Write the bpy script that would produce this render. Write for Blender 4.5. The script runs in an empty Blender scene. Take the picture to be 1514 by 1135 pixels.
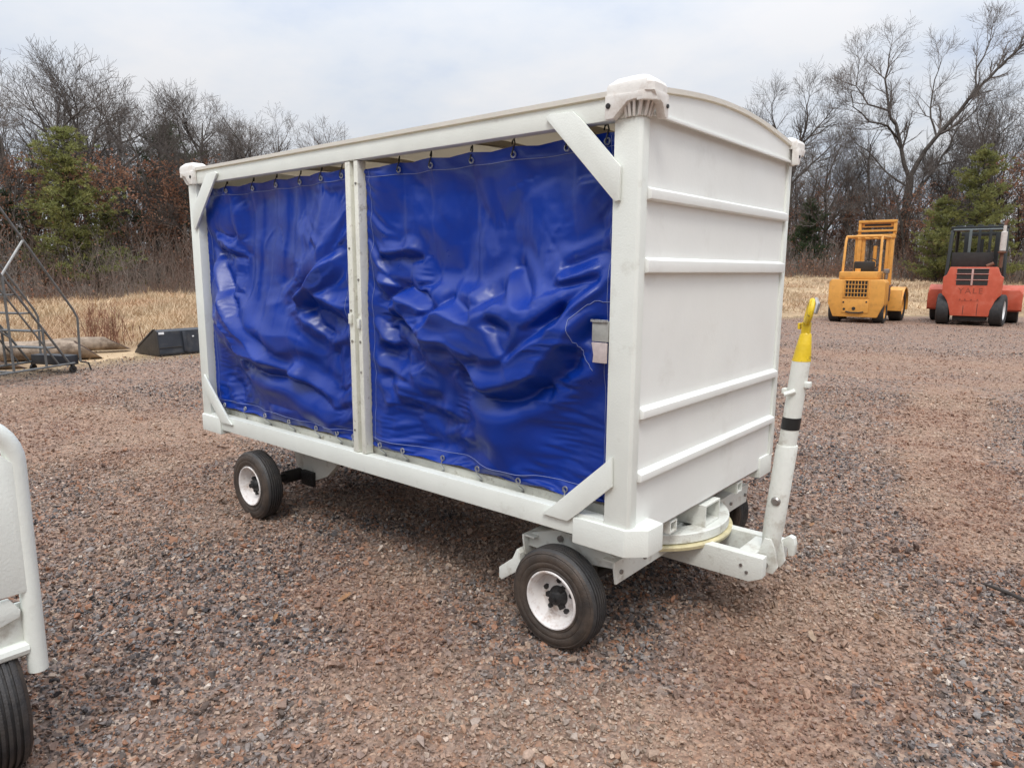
import bpy, bmesh, math, random
import numpy as np
from mathutils import Vector, Matrix

scene = bpy.context.scene
COL = scene.collection
PI = math.pi

# ------------------------------------------------------------------ camera
cam_d = bpy.data.cameras.new("camera")
cam_d.sensor_width = 36.0
cam_d.lens = 36.0 * 1029.7 / 1514.0
cam_d.clip_start, cam_d.clip_end = 0.05, 3000.0
cam = bpy.data.objects.new("camera", cam_d)
COL.objects.link(cam)
CAM = Vector((1.2207, -2.1235, 1.5030))
FWD = Vector((-0.63310, 0.75692, -0.16201)).normalized()
RGT = Vector((0.76649, 0.64223, 0.00525)).normalized()
UPV = RGT.cross(FWD).normalized()
RGT = FWD.cross(UPV)
cam.matrix_world = Matrix((
    (RGT.x, UPV.x, -FWD.x, CAM.x), (RGT.y, UPV.y, -FWD.y, CAM.y),
    (RGT.z, UPV.z, -FWD.z, CAM.z), (0, 0, 0, 1)))
scene.camera = cam

# ------------------------------------------------------------------ sky, sun, exposure
SUN_EL, SUN_AZ = math.radians(56), math.radians(148)      # azimuth from +Y clockwise
world = bpy.data.worlds.new("World")
scene.world = world
world.use_nodes = True
wn, wl = world.node_tree.nodes, world.node_tree.links
wn.clear()
w_out = wn.new("ShaderNodeOutputWorld")
w_bg1, w_bg2, w_mix = wn.new("ShaderNodeBackground"), wn.new("ShaderNodeBackground"), wn.new("ShaderNodeMixShader")
sky = wn.new("ShaderNodeTexSky")
sky.sky_type = 'NISHITA'
sky.sun_disc = False
sky.sun_elevation, sky.sun_rotation = SUN_EL, SUN_AZ
wl.new(sky.outputs[0], w_bg1.inputs[0])
w_bg1.inputs[1].default_value = 0.12
tc = wn.new("ShaderNodeTexCoord")
sep = wn.new("ShaderNodeSeparateXYZ")
wl.new(tc.outputs["Generated"], sep.inputs[0])
# overcast sky: brighter towards the zenith, as a real cloud layer is
elev = wn.new("ShaderNodeMapRange")
elev.inputs[1].default_value, elev.inputs[2].default_value = 0.0, 1.0
elev.inputs[3].default_value, elev.inputs[4].default_value = 0.57, 2.35
zc = wn.new("ShaderNodeMath"); zc.operation = 'MAXIMUM'; zc.inputs[1].default_value = 0.0
zp = wn.new("ShaderNodeMath"); zp.operation = 'POWER'; zp.inputs[1].default_value = 1.8
wl.new(sep.outputs[2], zc.inputs[0]); wl.new(zc.outputs[0], zp.inputs[0])
wl.new(zp.outputs[0], elev.inputs[0])
# flatten the direction so the clouds stretch towards the horizon
mz = wn.new("ShaderNodeMath"); mz.operation = 'ADD'; mz.inputs[1].default_value = 0.22
wl.new(sep.outputs[2], mz.inputs[0])
dv = wn.new("ShaderNodeVectorMath"); dv.operation = 'DIVIDE'
cmb = wn.new("ShaderNodeCombineXYZ")
for k in range(3):
    wl.new(mz.outputs[0], cmb.inputs[k])
wl.new(tc.outputs["Generated"], dv.inputs[0]); wl.new(cmb.outputs[0], dv.inputs[1])
cn = wn.new("ShaderNodeTexNoise")
cn.inputs["Scale"].default_value, cn.inputs["Detail"].default_value, cn.inputs["Roughness"].default_value = 1.5, 6, 0.55
wl.new(dv.outputs[0], cn.inputs["Vector"])
cr = wn.new("ShaderNodeValToRGB")
cr.color_ramp.elements[0].position, cr.color_ramp.elements[0].color = 0.34, (0.74, 0.82, 0.97, 1)
cr.color_ramp.elements[1].position, cr.color_ramp.elements[1].color = 0.62, (1.0, 1.0, 1.02, 1)
e = cr.color_ramp.elements.new(0.46); e.color = (0.88, 0.925, 1.0, 1)
wl.new(cn.outputs[0], cr.inputs[0])
wl.new(cr.outputs[0], w_bg2.inputs[0])
wl.new(elev.outputs[0], w_bg2.inputs[1])
w_mix.inputs[0].default_value = 0.93
wl.new(w_bg1.outputs[0], w_mix.inputs[1]); wl.new(w_bg2.outputs[0], w_mix.inputs[2])
wl.new(w_mix.outputs[0], w_out.inputs[0])

sun_d = bpy.data.lights.new("sun", 'SUN')
sun_d.energy, sun_d.angle, sun_d.color = 1.3, math.radians(18), (1.0, 0.97, 0.92)
sun = bpy.data.objects.new("sun", sun_d)
COL.objects.link(sun)
sdir = Vector((math.sin(SUN_AZ) * math.cos(SUN_EL), math.cos(SUN_AZ) * math.cos(SUN_EL), math.sin(SUN_EL)))
sun.rotation_euler = sdir.to_track_quat('Z', 'Y').to_euler()

scene.view_settings.view_transform = 'Standard'
scene.view_settings.look = 'None'
scene.view_settings.exposure = 0.32
scene.view_settings.gamma = 1.0
scene.view_settings.use_curve_mapping = False
scene.render.engine = 'CYCLES'
scene.cycles.use_denoising = True
scene.cycles.max_bounces = 6
scene.cycles.diffuse_bounces = 3
scene.cycles.transparent_max_bounces = 4


# ------------------------------------------------------------------ helpers: objects
def tag(o, label=None, cat=None, group=None, kind=None):
    for k, v in (("label", label), ("category", cat), ("group", group), ("kind", kind)):
        if v:
            o[k] = v
    return o


def empty(name, loc=(0, 0, 0), rz=0.0, parent=None):
    o = bpy.data.objects.new(name, None)
    o.empty_display_size = 0.1
    o.location, o.rotation_euler = loc, (0, 0, rz)
    o.parent = parent
    COL.objects.link(o)
    return o


def link_mesh(name, me, parent=None, loc=None, rot=None):
    o = bpy.data.objects.new(name, me)
    COL.objects.link(o)
    o.parent = parent
    if loc is not None:
        o.location = loc
    if rot is not None:
        o.rotation_euler = rot
    return o


def copy_tree(o, parent=None):
    c = o.copy()
    COL.objects.link(c)
    c.parent = parent
    for ch in list(o.children):
        copy_tree(ch, c)
    return c


class MB:
    """collects shapes in one bmesh and links them as one mesh object"""

    def __init__(self, off=(0, 0, 0)):
        self.bm = bmesh.new()
        self.off = Vector(off)

    def _bev(self, vs, bev, seg=2):
        if bev > 0:
            s = set(vs)
            es = [e for e in self.bm.edges if e.verts[0] in s and e.verts[1] in s]
            bmesh.ops.bevel(self.bm, geom=es, offset=bev, segments=seg, profile=0.6, affect='EDGES', clamp_overlap=True)

    def box(self, lo, hi, bev=0.0, M=None, seg=2):
        x0, y0, z0 = lo
        x1, y1, z1 = hi
        ps = [(x0, y0, z0), (x1, y0, z0), (x1, y1, z0), (x0, y1, z0), (x0, y0, z1), (x1, y0, z1), (x1, y1, z1), (x0, y1, z1)]
        vs = [self.bm.verts.new((M @ Vector(p)) if M else p) for p in ps]
        for f in ((3, 2, 1, 0), (4, 5, 6, 7), (0, 1, 5, 4), (1, 2, 6, 5), (2, 3, 7, 6), (3, 0, 4, 7)):
            self.bm.faces.new([vs[i] for i in f])
        self._bev(vs, bev, seg)
        return self

    def prism(self, poly, plane, a, b, bev=0.0, M=None):
        """polygon in plane 'xz','yz','xy' swept from a to b along the third axis"""
        def P(p, d):
            q = {'xz': (p[0], d, p[1]), 'yz': (d, p[0], p[1]), 'xy': (p[0], p[1], d)}[plane]
            return (M @ Vector(q)) if M else q
        A = [self.bm.verts.new(P(p, a)) for p in poly]
        B = [self.bm.verts.new(P(p, b)) for p in poly]
        n = len(poly)
        fs = [self.bm.faces.new(A), self.bm.faces.new(B[::-1])]
        for i in range(n):
            fs.append(self.bm.faces.new((A[i], B[i], B[(i + 1) % n], A[(i + 1) % n])))
        self.bm.normal_update()
        bmesh.ops.recalc_face_normals(self.bm, faces=fs)
        self._bev(A + B, bev)
        return self

    def tube(self, pts, r, n=8, cap=True, closed=False):
        pts = [Vector(p) for p in pts]
        m = len(pts)
        rs = r if isinstance(r, (list, tuple)) else [r] * m
        up = None
        rings = []
        for i in range(m):
            if closed:
                t = (pts[(i + 1) % m] - pts[i - 1]).normalized()
            else:
                t = (pts[min(i + 1, m - 1)] - pts[max(i - 1, 0)]).normalized()
            if up is None:
                up = Vector((0, 0, 1)) if abs(t.z) < 0.9 else Vector((1, 0, 0))
            s = t.cross(up).normalized()
            up = s.cross(t).normalized()
            rings.append([self.bm.verts.new(pts[i] + (s * math.cos(2 * PI * k / n) + up * math.sin(2 * PI * k / n)) * rs[i]) for k in range(n)])
        for i in range(m if closed else m - 1):
            A, B = rings[i], rings[(i + 1) % m]
            for k in range(n):
                self.bm.faces.new((A[k], A[(k + 1) % n], B[(k + 1) % n], B[k]))
        if cap and not closed:
            self.bm.faces.new(rings[0][::-1])
            self.bm.faces.new(rings[-1])
        return self

    def lathe(self, prof, c=(0, 0, 0), axis='y', n=48, closed=True):
        """profile of (along axis, radius)"""
        c = Vector(c)
        rings = []
        for a, r in prof:
            ring = []
            for k in range(n):
                t = 2 * PI * k / n
                u, v = r * math.cos(t), r * math.sin(t)
                q = {'y': (u, a, v), 'x': (a, u, v), 'z': (u, v, a)}[axis]
                ring.append(self.bm.verts.new(c + Vector(q)))
            rings.append(ring)
        fs = []
        m = len(rings)
        for i in range(m if closed else m - 1):
            A, B = rings[i], rings[(i + 1) % m]
            for k in range(n):
                fs.append(self.bm.faces.new((A[k], A[(k + 1) % n], B[(k + 1) % n], B[k])))
        if not closed:
            fs.append(self.bm.faces.new(rings[0][::-1]))
            fs.append(self.bm.faces.new(rings[-1]))
        bmesh.ops.recalc_face_normals(self.bm, faces=fs)
        return self

    def cyl(self, p0, p1, r, n=16):
        return self.tube([p0, p1], r, n)

    def quads(self, verts, faces):
        vs = [self.bm.verts.new(v) for v in verts]
        for f in faces:
            self.bm.faces.new([vs[i] for i in f])
        return self

    def mesh(self, name, mat, smooth=35):
        if self.off.length > 0:
            bmesh.ops.translate(self.bm, verts=self.bm.verts, vec=-self.off)
        bmesh.ops.recalc_face_normals(self.bm, faces=self.bm.faces)
        me = bpy.data.meshes.new(name)
        self.bm.to_mesh(me)
        self.bm.free()
        me.materials.append(mat)
        if smooth:
            me.shade_smooth()
            me.set_sharp_from_angle(angle=math.radians(smooth))
        return me

    def build(self, name, mat, parent=None, smooth=35):
        return link_mesh(name, self.mesh(name, mat, smooth), parent)


def np_mesh(name, V, F, mat, smooth=False):
    """V (n,3), F (m,3) or (m,4) arrays -> mesh"""
    me = bpy.data.meshes.new(name)
    V = np.asarray(V, dtype=np.float32)
    F = np.asarray(F, dtype=np.int32)
    k = F.shape[1]
    me.vertices.add(len(V)); me.vertices.foreach_set("co", V.ravel())
    me.loops.add(F.size); me.loops.foreach_set("vertex_index", F.ravel())
    me.polygons.add(len(F))
    me.polygons.foreach_set("loop_start", np.arange(0, F.size, k, dtype=np.int32))
    me.polygons.foreach_set("loop_total", np.full(len(F), k, dtype=np.int32))
    me.update(calc_edges=True)
    me.validate()
    me.materials.append(mat)
    if smooth:
        me.shade_smooth()
    return me


# ------------------------------------------------------------------ helpers: materials
def new_mat(name):
    m = bpy.data.materials.new(name)
    m.use_nodes = True
    nt = m.node_tree
    return m, nt, nt.nodes["Principled BSDF"]


def N(nt, kind, **kw):
    n = nt.nodes.new(kind)
    for k, v in kw.items():
        if k in n.inputs:
            n.inputs[k].default_value = v
        else:
            setattr(n, k, v)
    return n


def noise_fac(nt, coord, scale, detail=4, rough=0.55, lo=0.4, hi=0.6):
    n = N(nt, "ShaderNodeTexNoise", Scale=scale, Detail=detail, Roughness=rough)
    nt.links.new(coord, n.inputs["Vector"])
    m = N(nt, "ShaderNodeMapRange")
    m.inputs[1].default_value, m.inputs[2].default_value = lo, hi
    nt.links.new(n.outputs[0], m.inputs[0])
    return m.outputs[0]


def mixc(nt, fac, a, b):
    m = N(nt, "ShaderNodeMix", data_type='RGBA')
    if isinstance(fac, (int, float)):
        m.inputs[0].default_value = fac
    else:
        nt.links.new(fac, m.inputs[0])
    for i, c in ((6, a), (7, b)):
        if isinstance(c, tuple):
            m.inputs[i].default_value = (*c, 1)
        else:
            nt.links.new(c, m.inputs[i])
    return m.outputs[2]


def mulf(nt, a, k):
    m = N(nt, "ShaderNodeMath", operation='MULTIPLY')
    nt.links.new(a, m.inputs[0])
    if isinstance(k, (int, float)):
        m.inputs[1].default_value = k
    else:
        nt.links.new(k, m.inputs[1])
    return m.outputs[0]


def simple(name, col, rough=0.5, metal=0.0, var=0.12, scale=6.0, dirt=None, dirt_amt=0.5, dscale=9.0, dlo=0.55, dhi=0.72,
           bump=0.0, bscale=80.0, spec=0.5, per_obj=0.0):
    m, nt, b = new_mat(name)
    co = N(nt, "ShaderNodeTexCoord").outputs["Object"]
    dark = tuple(c * (1 - var) for c in col)
    lite = tuple(min(1, c * (1 + var)) for c in col)
    c = mixc(nt, noise_fac(nt, co, scale, 5, 0.6, 0.3, 0.7), dark, lite)
    if dirt:
        f = mulf(nt, noise_fac(nt, co, dscale, 7, 0.65, dlo, dhi), dirt_amt)
        c = mixc(nt, f, c, dirt)
    if per_obj:
        oi = N(nt, "ShaderNodeObjectInfo")
        hs = N(nt, "ShaderNodeHueSaturation")
        mr = N(nt, "ShaderNodeMapRange")
        mr.inputs[3].default_value, mr.inputs[4].default_value = 1 - per_obj, 1 + per_obj
        nt.links.new(oi.outputs["Random"], mr.inputs[0])
        nt.links.new(mr.outputs[0], hs.inputs["Value"])
        nt.links.new(c, hs.inputs["Color"])
        c = hs.outputs[0]
    nt.links.new(c, b.inputs["Base Color"])
    rr = N(nt, "ShaderNodeMapRange")
    rr.inputs[3].default_value, rr.inputs[4].default_value = max(0.05, rough - 0.1), min(1, rough + 0.12)
    nt.links.new(noise_fac(nt, co, scale * 3, 4, 0.6, 0.3, 0.7), rr.inputs[0])
    nt.links.new(rr.outputs[0], b.inputs["Roughness"])
    b.inputs["Metallic"].default_value = metal
    b.inputs["Specular IOR Level"].default_value = spec
    if bump:
        bn = N(nt, "ShaderNodeTexNoise", Scale=bscale, Detail=4)
        nt.links.new(co, bn.inputs["Vector"])
        bp = N(nt, "ShaderNodeBump", Strength=bump, Distance=0.01)
        nt.links.new(bn.outputs[0], bp.inputs["Height"])
        nt.links.new(bp.outputs[0], b.inputs["Normal"])
    return m


M = {}
M['white'] = simple("white_paint", (0.775, 0.795, 0.735), 0.42, var=0.05, scale=4, dirt=(0.42, 0.39, 0.31), dirt_amt=0.55, dscale=7, dlo=0.60, dhi=0.78, bump=0.12, bscale=140)
M['white_low'] = simple("white_paint_chassis", (0.75, 0.76, 0.70), 0.5, var=0.07, scale=6, dirt=(0.33, 0.28, 0.21), dirt_amt=0.7, dscale=12, dlo=0.52, dhi=0.72, bump=0.2, bscale=120)
M['panel'] = simple("white_panel_paint", (0.82, 0.825, 0.785), 0.38, var=0.035, scale=2.2, dirt=(0.52, 0.49, 0.43), dirt_amt=0.4, dscale=3.0, dlo=0.58, dhi=0.8, bump=0.06, bscale=60)
M['cream'] = simple("cream_post_paint", (0.75, 0.745, 0.655), 0.5, var=0.08, scale=8, dirt=(0.30, 0.26, 0.18), dirt_amt=0.65, dscale=26, dlo=0.58, dhi=0.7, bump=0.2)
M['canvas'] = simple("roof_underside", (0.50, 0.46, 0.40), 0.7, var=0.15, scale=3)
M['cast'] = simple("cast_bumper_white", (0.79, 0.76, 0.71), 0.5, var=0.06, scale=14, dirt=(0.48, 0.38, 0.31), dirt_amt=0.6, dscale=20, dlo=0.52, dhi=0.72, bump=0.12, bscale=60)
M['rubber'] = simple("black_rubber", (0.034, 0.033, 0.034), 0.55, var=0.25, scale=20, dirt=(0.075, 0.062, 0.050), dirt_amt=0.55, dscale=11, dlo=0.42, dhi=0.68, bump=0.25, bscale=160)
M['sidewall'] = simple("dusty_sidewall", (0.070, 0.052, 0.040), 0.6, var=0.35, scale=14, dirt=(0.022, 0.019, 0.018), dirt_amt=0.85, dscale=9, dlo=0.42, dhi=0.66, bump=0.25, bscale=160)
M['rim'] = simple("white_rim", (0.76, 0.72, 0.69), 0.45, var=0.08, scale=12, dirt=(0.34, 0.22, 0.15), dirt_amt=0.75, dscale=17, dlo=0.50, dhi=0.68, bump=0.15)  # rusty dirt, made heavier to paint in the pinkish inner shadows
M['black'] = simple("black_metal", (0.018, 0.017, 0.017), 0.55, var=0.3, scale=30, bump=0.4, bscale=90)
M['blacktape'] = simple("black_tape", (0.012, 0.012, 0.012), 0.5)
M['yellow'] = simple("yellow_paint", (0.72, 0.50, 0.02), 0.42, var=0.1, scale=20, dirt=(0.09, 0.07, 0.03), dirt_amt=0.9, dscale=26, dlo=0.60, dhi=0.66, bump=0.2)
M['steel'] = simple("worn_steel", (0.33, 0.31, 0.29), 0.4, metal=0.8, var=0.25, scale=30)
M['zinc'] = simple("zinc_hook", (0.55, 0.56, 0.57), 0.32, metal=0.85, var=0.15, scale=50)
M['brassy'] = simple("greasy_disc", (0.62, 0.55, 0.33), 0.45, var=0.18, scale=18, dirt=(0.3, 0.23, 0.1), dirt_amt=0.6, dscale=14)
M['thread'] = simple("pale_thread", (0.20, 0.24, 0.45), 0.7)
M['pinkish'] = simple("faded_flap", (0.52, 0.44, 0.42), 0.7, var=0.12, scale=40)
M['greyplate'] = simple("grey_latch_plate", (0.36, 0.36, 0.33), 0.55, var=0.15, scale=40)


def vinyl():
    m, nt, b = new_mat("blue_vinyl")
    co = N(nt, "ShaderNodeTexCoord").outputs["Object"]
    c = mixc(nt, noise_fac(nt, co, 3, 5, 0.6, 0.3, 0.7), (0.001, 0.024, 0.225), (0.002, 0.034, 0.295))
    c = mixc(nt, mulf(nt, noise_fac(nt, co, 10, 8, 0.7, 0.58, 0.8), 0.12), c, (0.09, 0.12, 0.34))
    nt.links.new(c, b.inputs["Base Color"])
    rr = N(nt, "ShaderNodeMapRange")
    rr.inputs[3].default_value, rr.inputs[4].default_value = 0.27, 0.42
    nt.links.new(noise_fac(nt, co, 7, 6, 0.65, 0.3, 0.7), rr.inputs[0])
    nt.links.new(rr.outputs[0], b.inputs["Roughness"])
    b.inputs["Specular IOR Level"].default_value = 0.42
    n1 = N(nt, "ShaderNodeTexNoise", Scale=900, Detail=1)
    n2 = N(nt, "ShaderNodeTexNoise", Scale=16, Detail=5, Distortion=0.6)
    for q in (n1, n2):
        nt.links.new(co, q.inputs["Vector"])
    b1 = N(nt, "ShaderNodeBump", Strength=0.05, Distance=0.004)
    b2 = N(nt, "ShaderNodeBump", Strength=0.10, Distance=0.012)
    nt.links.new(n1.outputs[0], b1.inputs["Height"])
    nt.links.new(n2.outputs[0], b2.inputs["Height"])
    nt.links.new(b1.outputs[0], b2.inputs["Normal"])
    nt.links.new(b2.outputs[0], b.inputs["Normal"])
    return m


M['vinyl'] = vinyl()


def patch_masks(nt, pos):
    """where the stone yard is red dirt (world position, metres)"""
    a = noise_fac(nt, pos, 0.75, 6, 0.66, 0.47, 0.63)
    mp = N(nt, "ShaderNodeMapping")
    mp.inputs["Rotation"].default_value = (0, 0, math.radians(-36))
    mp.inputs["Scale"].default_value = (0.16, 0.55, 1)
    nt.links.new(pos, mp.inputs["Vector"])
    b = noise_fac(nt, mp.outputs[0], 1.0, 6, 0.62, 0.48, 0.60)
    out = mulf(nt, a, 0.6)
    terms = [mulf(nt, b, 0.75)]
    # worn tracks and bare spots of this yard: (from, to, half width, strength)
    wn_ = N(nt, "ShaderNodeTexNoise", Scale=1.6, Detail=6, Roughness=0.65)
    nt.links.new(pos, wn_.inputs["Vector"])
    off = N(nt, "ShaderNodeVectorMath", operation='MULTIPLY_ADD')
    off.inputs[1].default_value, off.inputs[2].default_value = (1.5, 1.5, 0), (-0.75, -0.75, 0)
    nt.links.new(wn_.outputs["Color"], off.inputs[0])
    ad = N(nt, "ShaderNodeVectorMath", operation='ADD')
    nt.links.new(pos, ad.inputs[0]); nt.links.new(off.outputs[0], ad.inputs[1])
    for (ax, ay), (bx, by), hw, st in TRACKS:
        L2 = (bx - ax) ** 2 + (by - ay) ** 2
        sb = N(nt, "ShaderNodeVectorMath", operation='SUBTRACT'); sb.inputs[1].default_value = (ax, ay, 0)
        nt.links.new(ad.outputs[0], sb.inputs[0])
        dt = N(nt, "ShaderNodeVectorMath", operation='DOT_PRODUCT'); dt.inputs[1].default_value = ((bx - ax) / L2, (by - ay) / L2, 0)
        nt.links.new(sb.outputs[0], dt.inputs[0])
        cl = N(nt, "ShaderNodeClamp"); nt.links.new(dt.outputs["Value"], cl.inputs[0])
        sc_ = N(nt, "ShaderNodeVectorMath", operation='SCALE'); sc_.inputs[0].default_value = (bx - ax, by - ay, 0)
        nt.links.new(cl.outputs[0], sc_.inputs["Scale"])
        d_ = N(nt, "ShaderNodeVectorMath", operation='DISTANCE')
        nt.links.new(sb.outputs[0], d_.inputs[0]); nt.links.new(sc_.outputs[0], d_.inputs[1])
        mr = N(nt, "ShaderNodeMapRange", interpolation_type='SMOOTHSTEP')
        mr.inputs[1].default_value, mr.inputs[2].default_value = hw * 1.35, hw * 0.35
        mr.inputs[3].default_value, mr.inputs[4].default_value = 0.0, st
        nt.links.new(d_.outputs["Value"], mr.inputs[0])
        terms.append(mr.outputs[0])
    for t in terms:
        mx = N(nt, "ShaderNodeMath", operation='MAXIMUM')
        nt.links.new(out, mx.inputs[0]); nt.links.new(t, mx.inputs[1])
        out = mx.outputs[0]
    return out


TRACKS = [((-0.1, 8.2), (0.12, 5.3), 0.55, 1.0), ((0.12, 5.3), (0.5, 3.7), 0.42, 1.0), ((0.5, 3.7), (0.85, 2.4), 0.40, 0.95),
          ((0.3, 1.1), (0.5, -0.1), 0.45, 0.9), ((-6.0, 11.2), (4.0, 11.6), 0.8, 1.0), ((-4.0, 8.6), (3.5, 9.6), 0.45, 0.9), ((-8.5, 0.3), (-5.2, 0.6), 0.7, 0.9),
          ((-5.6, 1.3), (-4.2, 0.2), 0.5, 0.8), ((-1.2, -0.2), (-0.3, -0.7), 0.35, 0.7), ((1.2, 4.4), (1.6, 2.2), 0.4, 0.9), ((-9.5, 4.0), (-6.0, 9.0), 0.7, 0.8)]


PALETTE = [(0.0, (0.040, 0.036, 0.036)), (0.13, (0.091, 0.083, 0.081)), (0.26, (0.179, 0.158, 0.149)), (0.42, (0.188, 0.128, 0.100)),
           (0.56, (0.288, 0.202, 0.160)), (0.68, (0.248, 0.231, 0.219)), (0.78, (0.401, 0.305, 0.233)), (0.87, (0.297, 0.150, 0.089)), (0.982, (0.559, 0.490, 0.416))]


def palette(nt, fac):
    r = N(nt, "ShaderNodeValToRGB")
    r.color_ramp.interpolation = 'CONSTANT'
    el = r.color_ramp.elements
    el[0].position, el[0].color = PALETTE[0][0], (*PALETTE[0][1], 1)
    el[1].position, el[1].color = PALETTE[1][0], (*PALETTE[1][1], 1)
    for p, c in PALETTE[2:]:
        q = el.new(p); q.color = (*c, 1)
    nt.links.new(fac, r.inputs[0])
    return r.outputs[0]


def gravel_ground():
    m, nt, b = new_mat("gravel_yard_surface")
    pos = N(nt, "ShaderNodeNewGeometry").outputs["Position"]
    vo = N(nt, "ShaderNodeTexVoronoi", Scale=34.0)
    nt.links.new(pos, vo.inputs["Vector"])
    sp = N(nt, "ShaderNodeSeparateColor")
    nt.links.new(vo.outputs["Color"], sp.inputs[0])
    st = palette(nt, sp.outputs[0])
    dirt = mixc(nt, noise_fac(nt, pos, 9, 6, 0.7, 0.3, 0.7), (0.180, 0.100, 0.068), (0.43, 0.300, 0.215))
    msk = patch_masks(nt, pos)
    base = mixc(nt, mulf(nt, msk, 0.8), st, dirt)
    base = mixc(nt, 0.30, base, dirt)
    fine = mixc(nt, noise_fac(nt, pos, 60, 4, 0.7, 0.35, 0.65), (0.55, 0.55, 0.55), (1.25, 1.2, 1.18))
    mm = N(nt, "ShaderNodeMix", data_type='RGBA', blend_type='MULTIPLY')
    mm.inputs[0].default_value = 1.0
    nt.links.new(base, mm.inputs[6]); nt.links.new(fine, mm.inputs[7])
    at = N(nt, "ShaderNodeAttribute", attribute_name="field")
    straw = mixc(nt, noise_fac(nt, pos, 5, 6, 0.7, 0.3, 0.7), (0.20, 0.14, 0.075), (0.40, 0.30, 0.17))
    nt.links.new(mixc(nt, at.outputs["Fac"], mm.outputs[2], straw), b.inputs["Base Color"])
    b.inputs["Roughness"].default_value = 0.9
    b.inputs["Specular IOR Level"].default_value = 0.25
    bp = N(nt, "ShaderNodeBump", Strength=0.9, Distance=0.012)
    nt.links.new(vo.outputs["Distance"], bp.inputs["Height"])
    bp.invert = True
    nt.links.new(bp.outputs[0], b.inputs["Normal"])
    return m


def stone_mat():
    m, nt, b = new_mat("crushed_stone")
    oi = N(nt, "ShaderNodeObjectInfo")
    c = palette(nt, oi.outputs["Random"])
    pos = N(nt, "ShaderNodeNewGeometry").outputs["Position"]
    msk = patch_masks(nt, pos)
    dc = mixc(nt, noise_fac(nt, pos, 0.9, 3, 0.5, 0.42, 0.58), (0.30, 0.158, 0.098), (0.50, 0.365, 0.262))
    c = mixc(nt, mulf(nt, msk, 0.66), c, dc)
    v = mixc(nt, noise_fac(nt, pos, 110, 4, 0.7, 0.3, 0.7), (0.72, 0.72, 0.72), (1.22, 1.2, 1.2))
    mm = N(nt, "ShaderNodeMix", data_type='RGBA', blend_type='MULTIPLY')
    mm.inputs[0].default_value = 1.0
    nt.links.new(c, mm.inputs[6]); nt.links.new(v, mm.inputs[7])
    nt.links.new(mm.outputs[2], b.inputs["Base Color"])
    b.inputs["Roughness"].default_value = 0.72
    b.inputs["Specular IOR Level"].default_value = 0.35
    return m


M['ground'] = gravel_ground()
M['stone'] = stone_mat()
M['field'] = simple("dry_field_soil", (0.40, 0.295, 0.185), 0.95, var=0.35, scale=0.6, dirt=(0.15, 0.085, 0.05), dirt_amt=0.7, dscale=0.25, dlo=0.45, dhi=0.6, bump=0.6, bscale=9, spec=0.1)

# ------------------------------------------------------------------ ground: gravel yard and the rising dry field
EDGE = np.array([(-9.5, -40), (-10.2, -8), (-10.7, 0.7), (-11.2, 2.8), (-10.9, 6.0), (-9.8, 11.0), (-8.1, 17.0), (-6.1, 22.6), (-3.4, 25.6), (-0.5, 28.2), (6, 33), (20, 42), (60, 66)], dtype=float)


def edge_dist(x, y):
    """signed distance to the edge of the gravel, positive on the field side"""
    P = np.stack([np.asarray(x, float), np.asarray(y, float)], -1)
    best = np.full(P.shape[:-1], 1e9)
    sgn = np.zeros(P.shape[:-1])
    for a, b in zip(EDGE[:-1], EDGE[1:]):
        ab = b - a
        t = np.clip(((P - a) @ ab) / (ab @ ab), 0, 1)
        q = a + t[..., None] * ab
        dd = np.linalg.norm(P - q, axis=-1)
        cr_ = ab[0] * (P[..., 1] - a[1]) - ab[1] * (P[..., 0] - a[0])
        up = dd < best
        best = np.where(up, dd, best)
        sgn = np.where(up, np.sign(cr_), sgn)
    return best * sgn


def hum(x, y):
    return (0.05 * np.sin(x * 0.9 + 1.3 * np.sin(y * 0.5)) + 0.04 * np.sin(y * 1.3 + x * 0.4) + 0.03 * np.sin(x * 2.3 - y * 1.7))


def terrain(x, y):
    s = np.maximum(edge_dist(x, y), 0.0)
    k = np.clip((np.asarray(y, float) - 4) / 18, 0, 1)
    k = 0.010 + (0.058 - 0.010) * k * k * (3 - 2 * k)
    s2 = np.minimum(s, 34.0)
    return s2 * k + np.minimum(s, 2.0) / 2.0 * hum(x, y) * 0.8 + np.maximum(s - 34, 0) * 0.004


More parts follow.
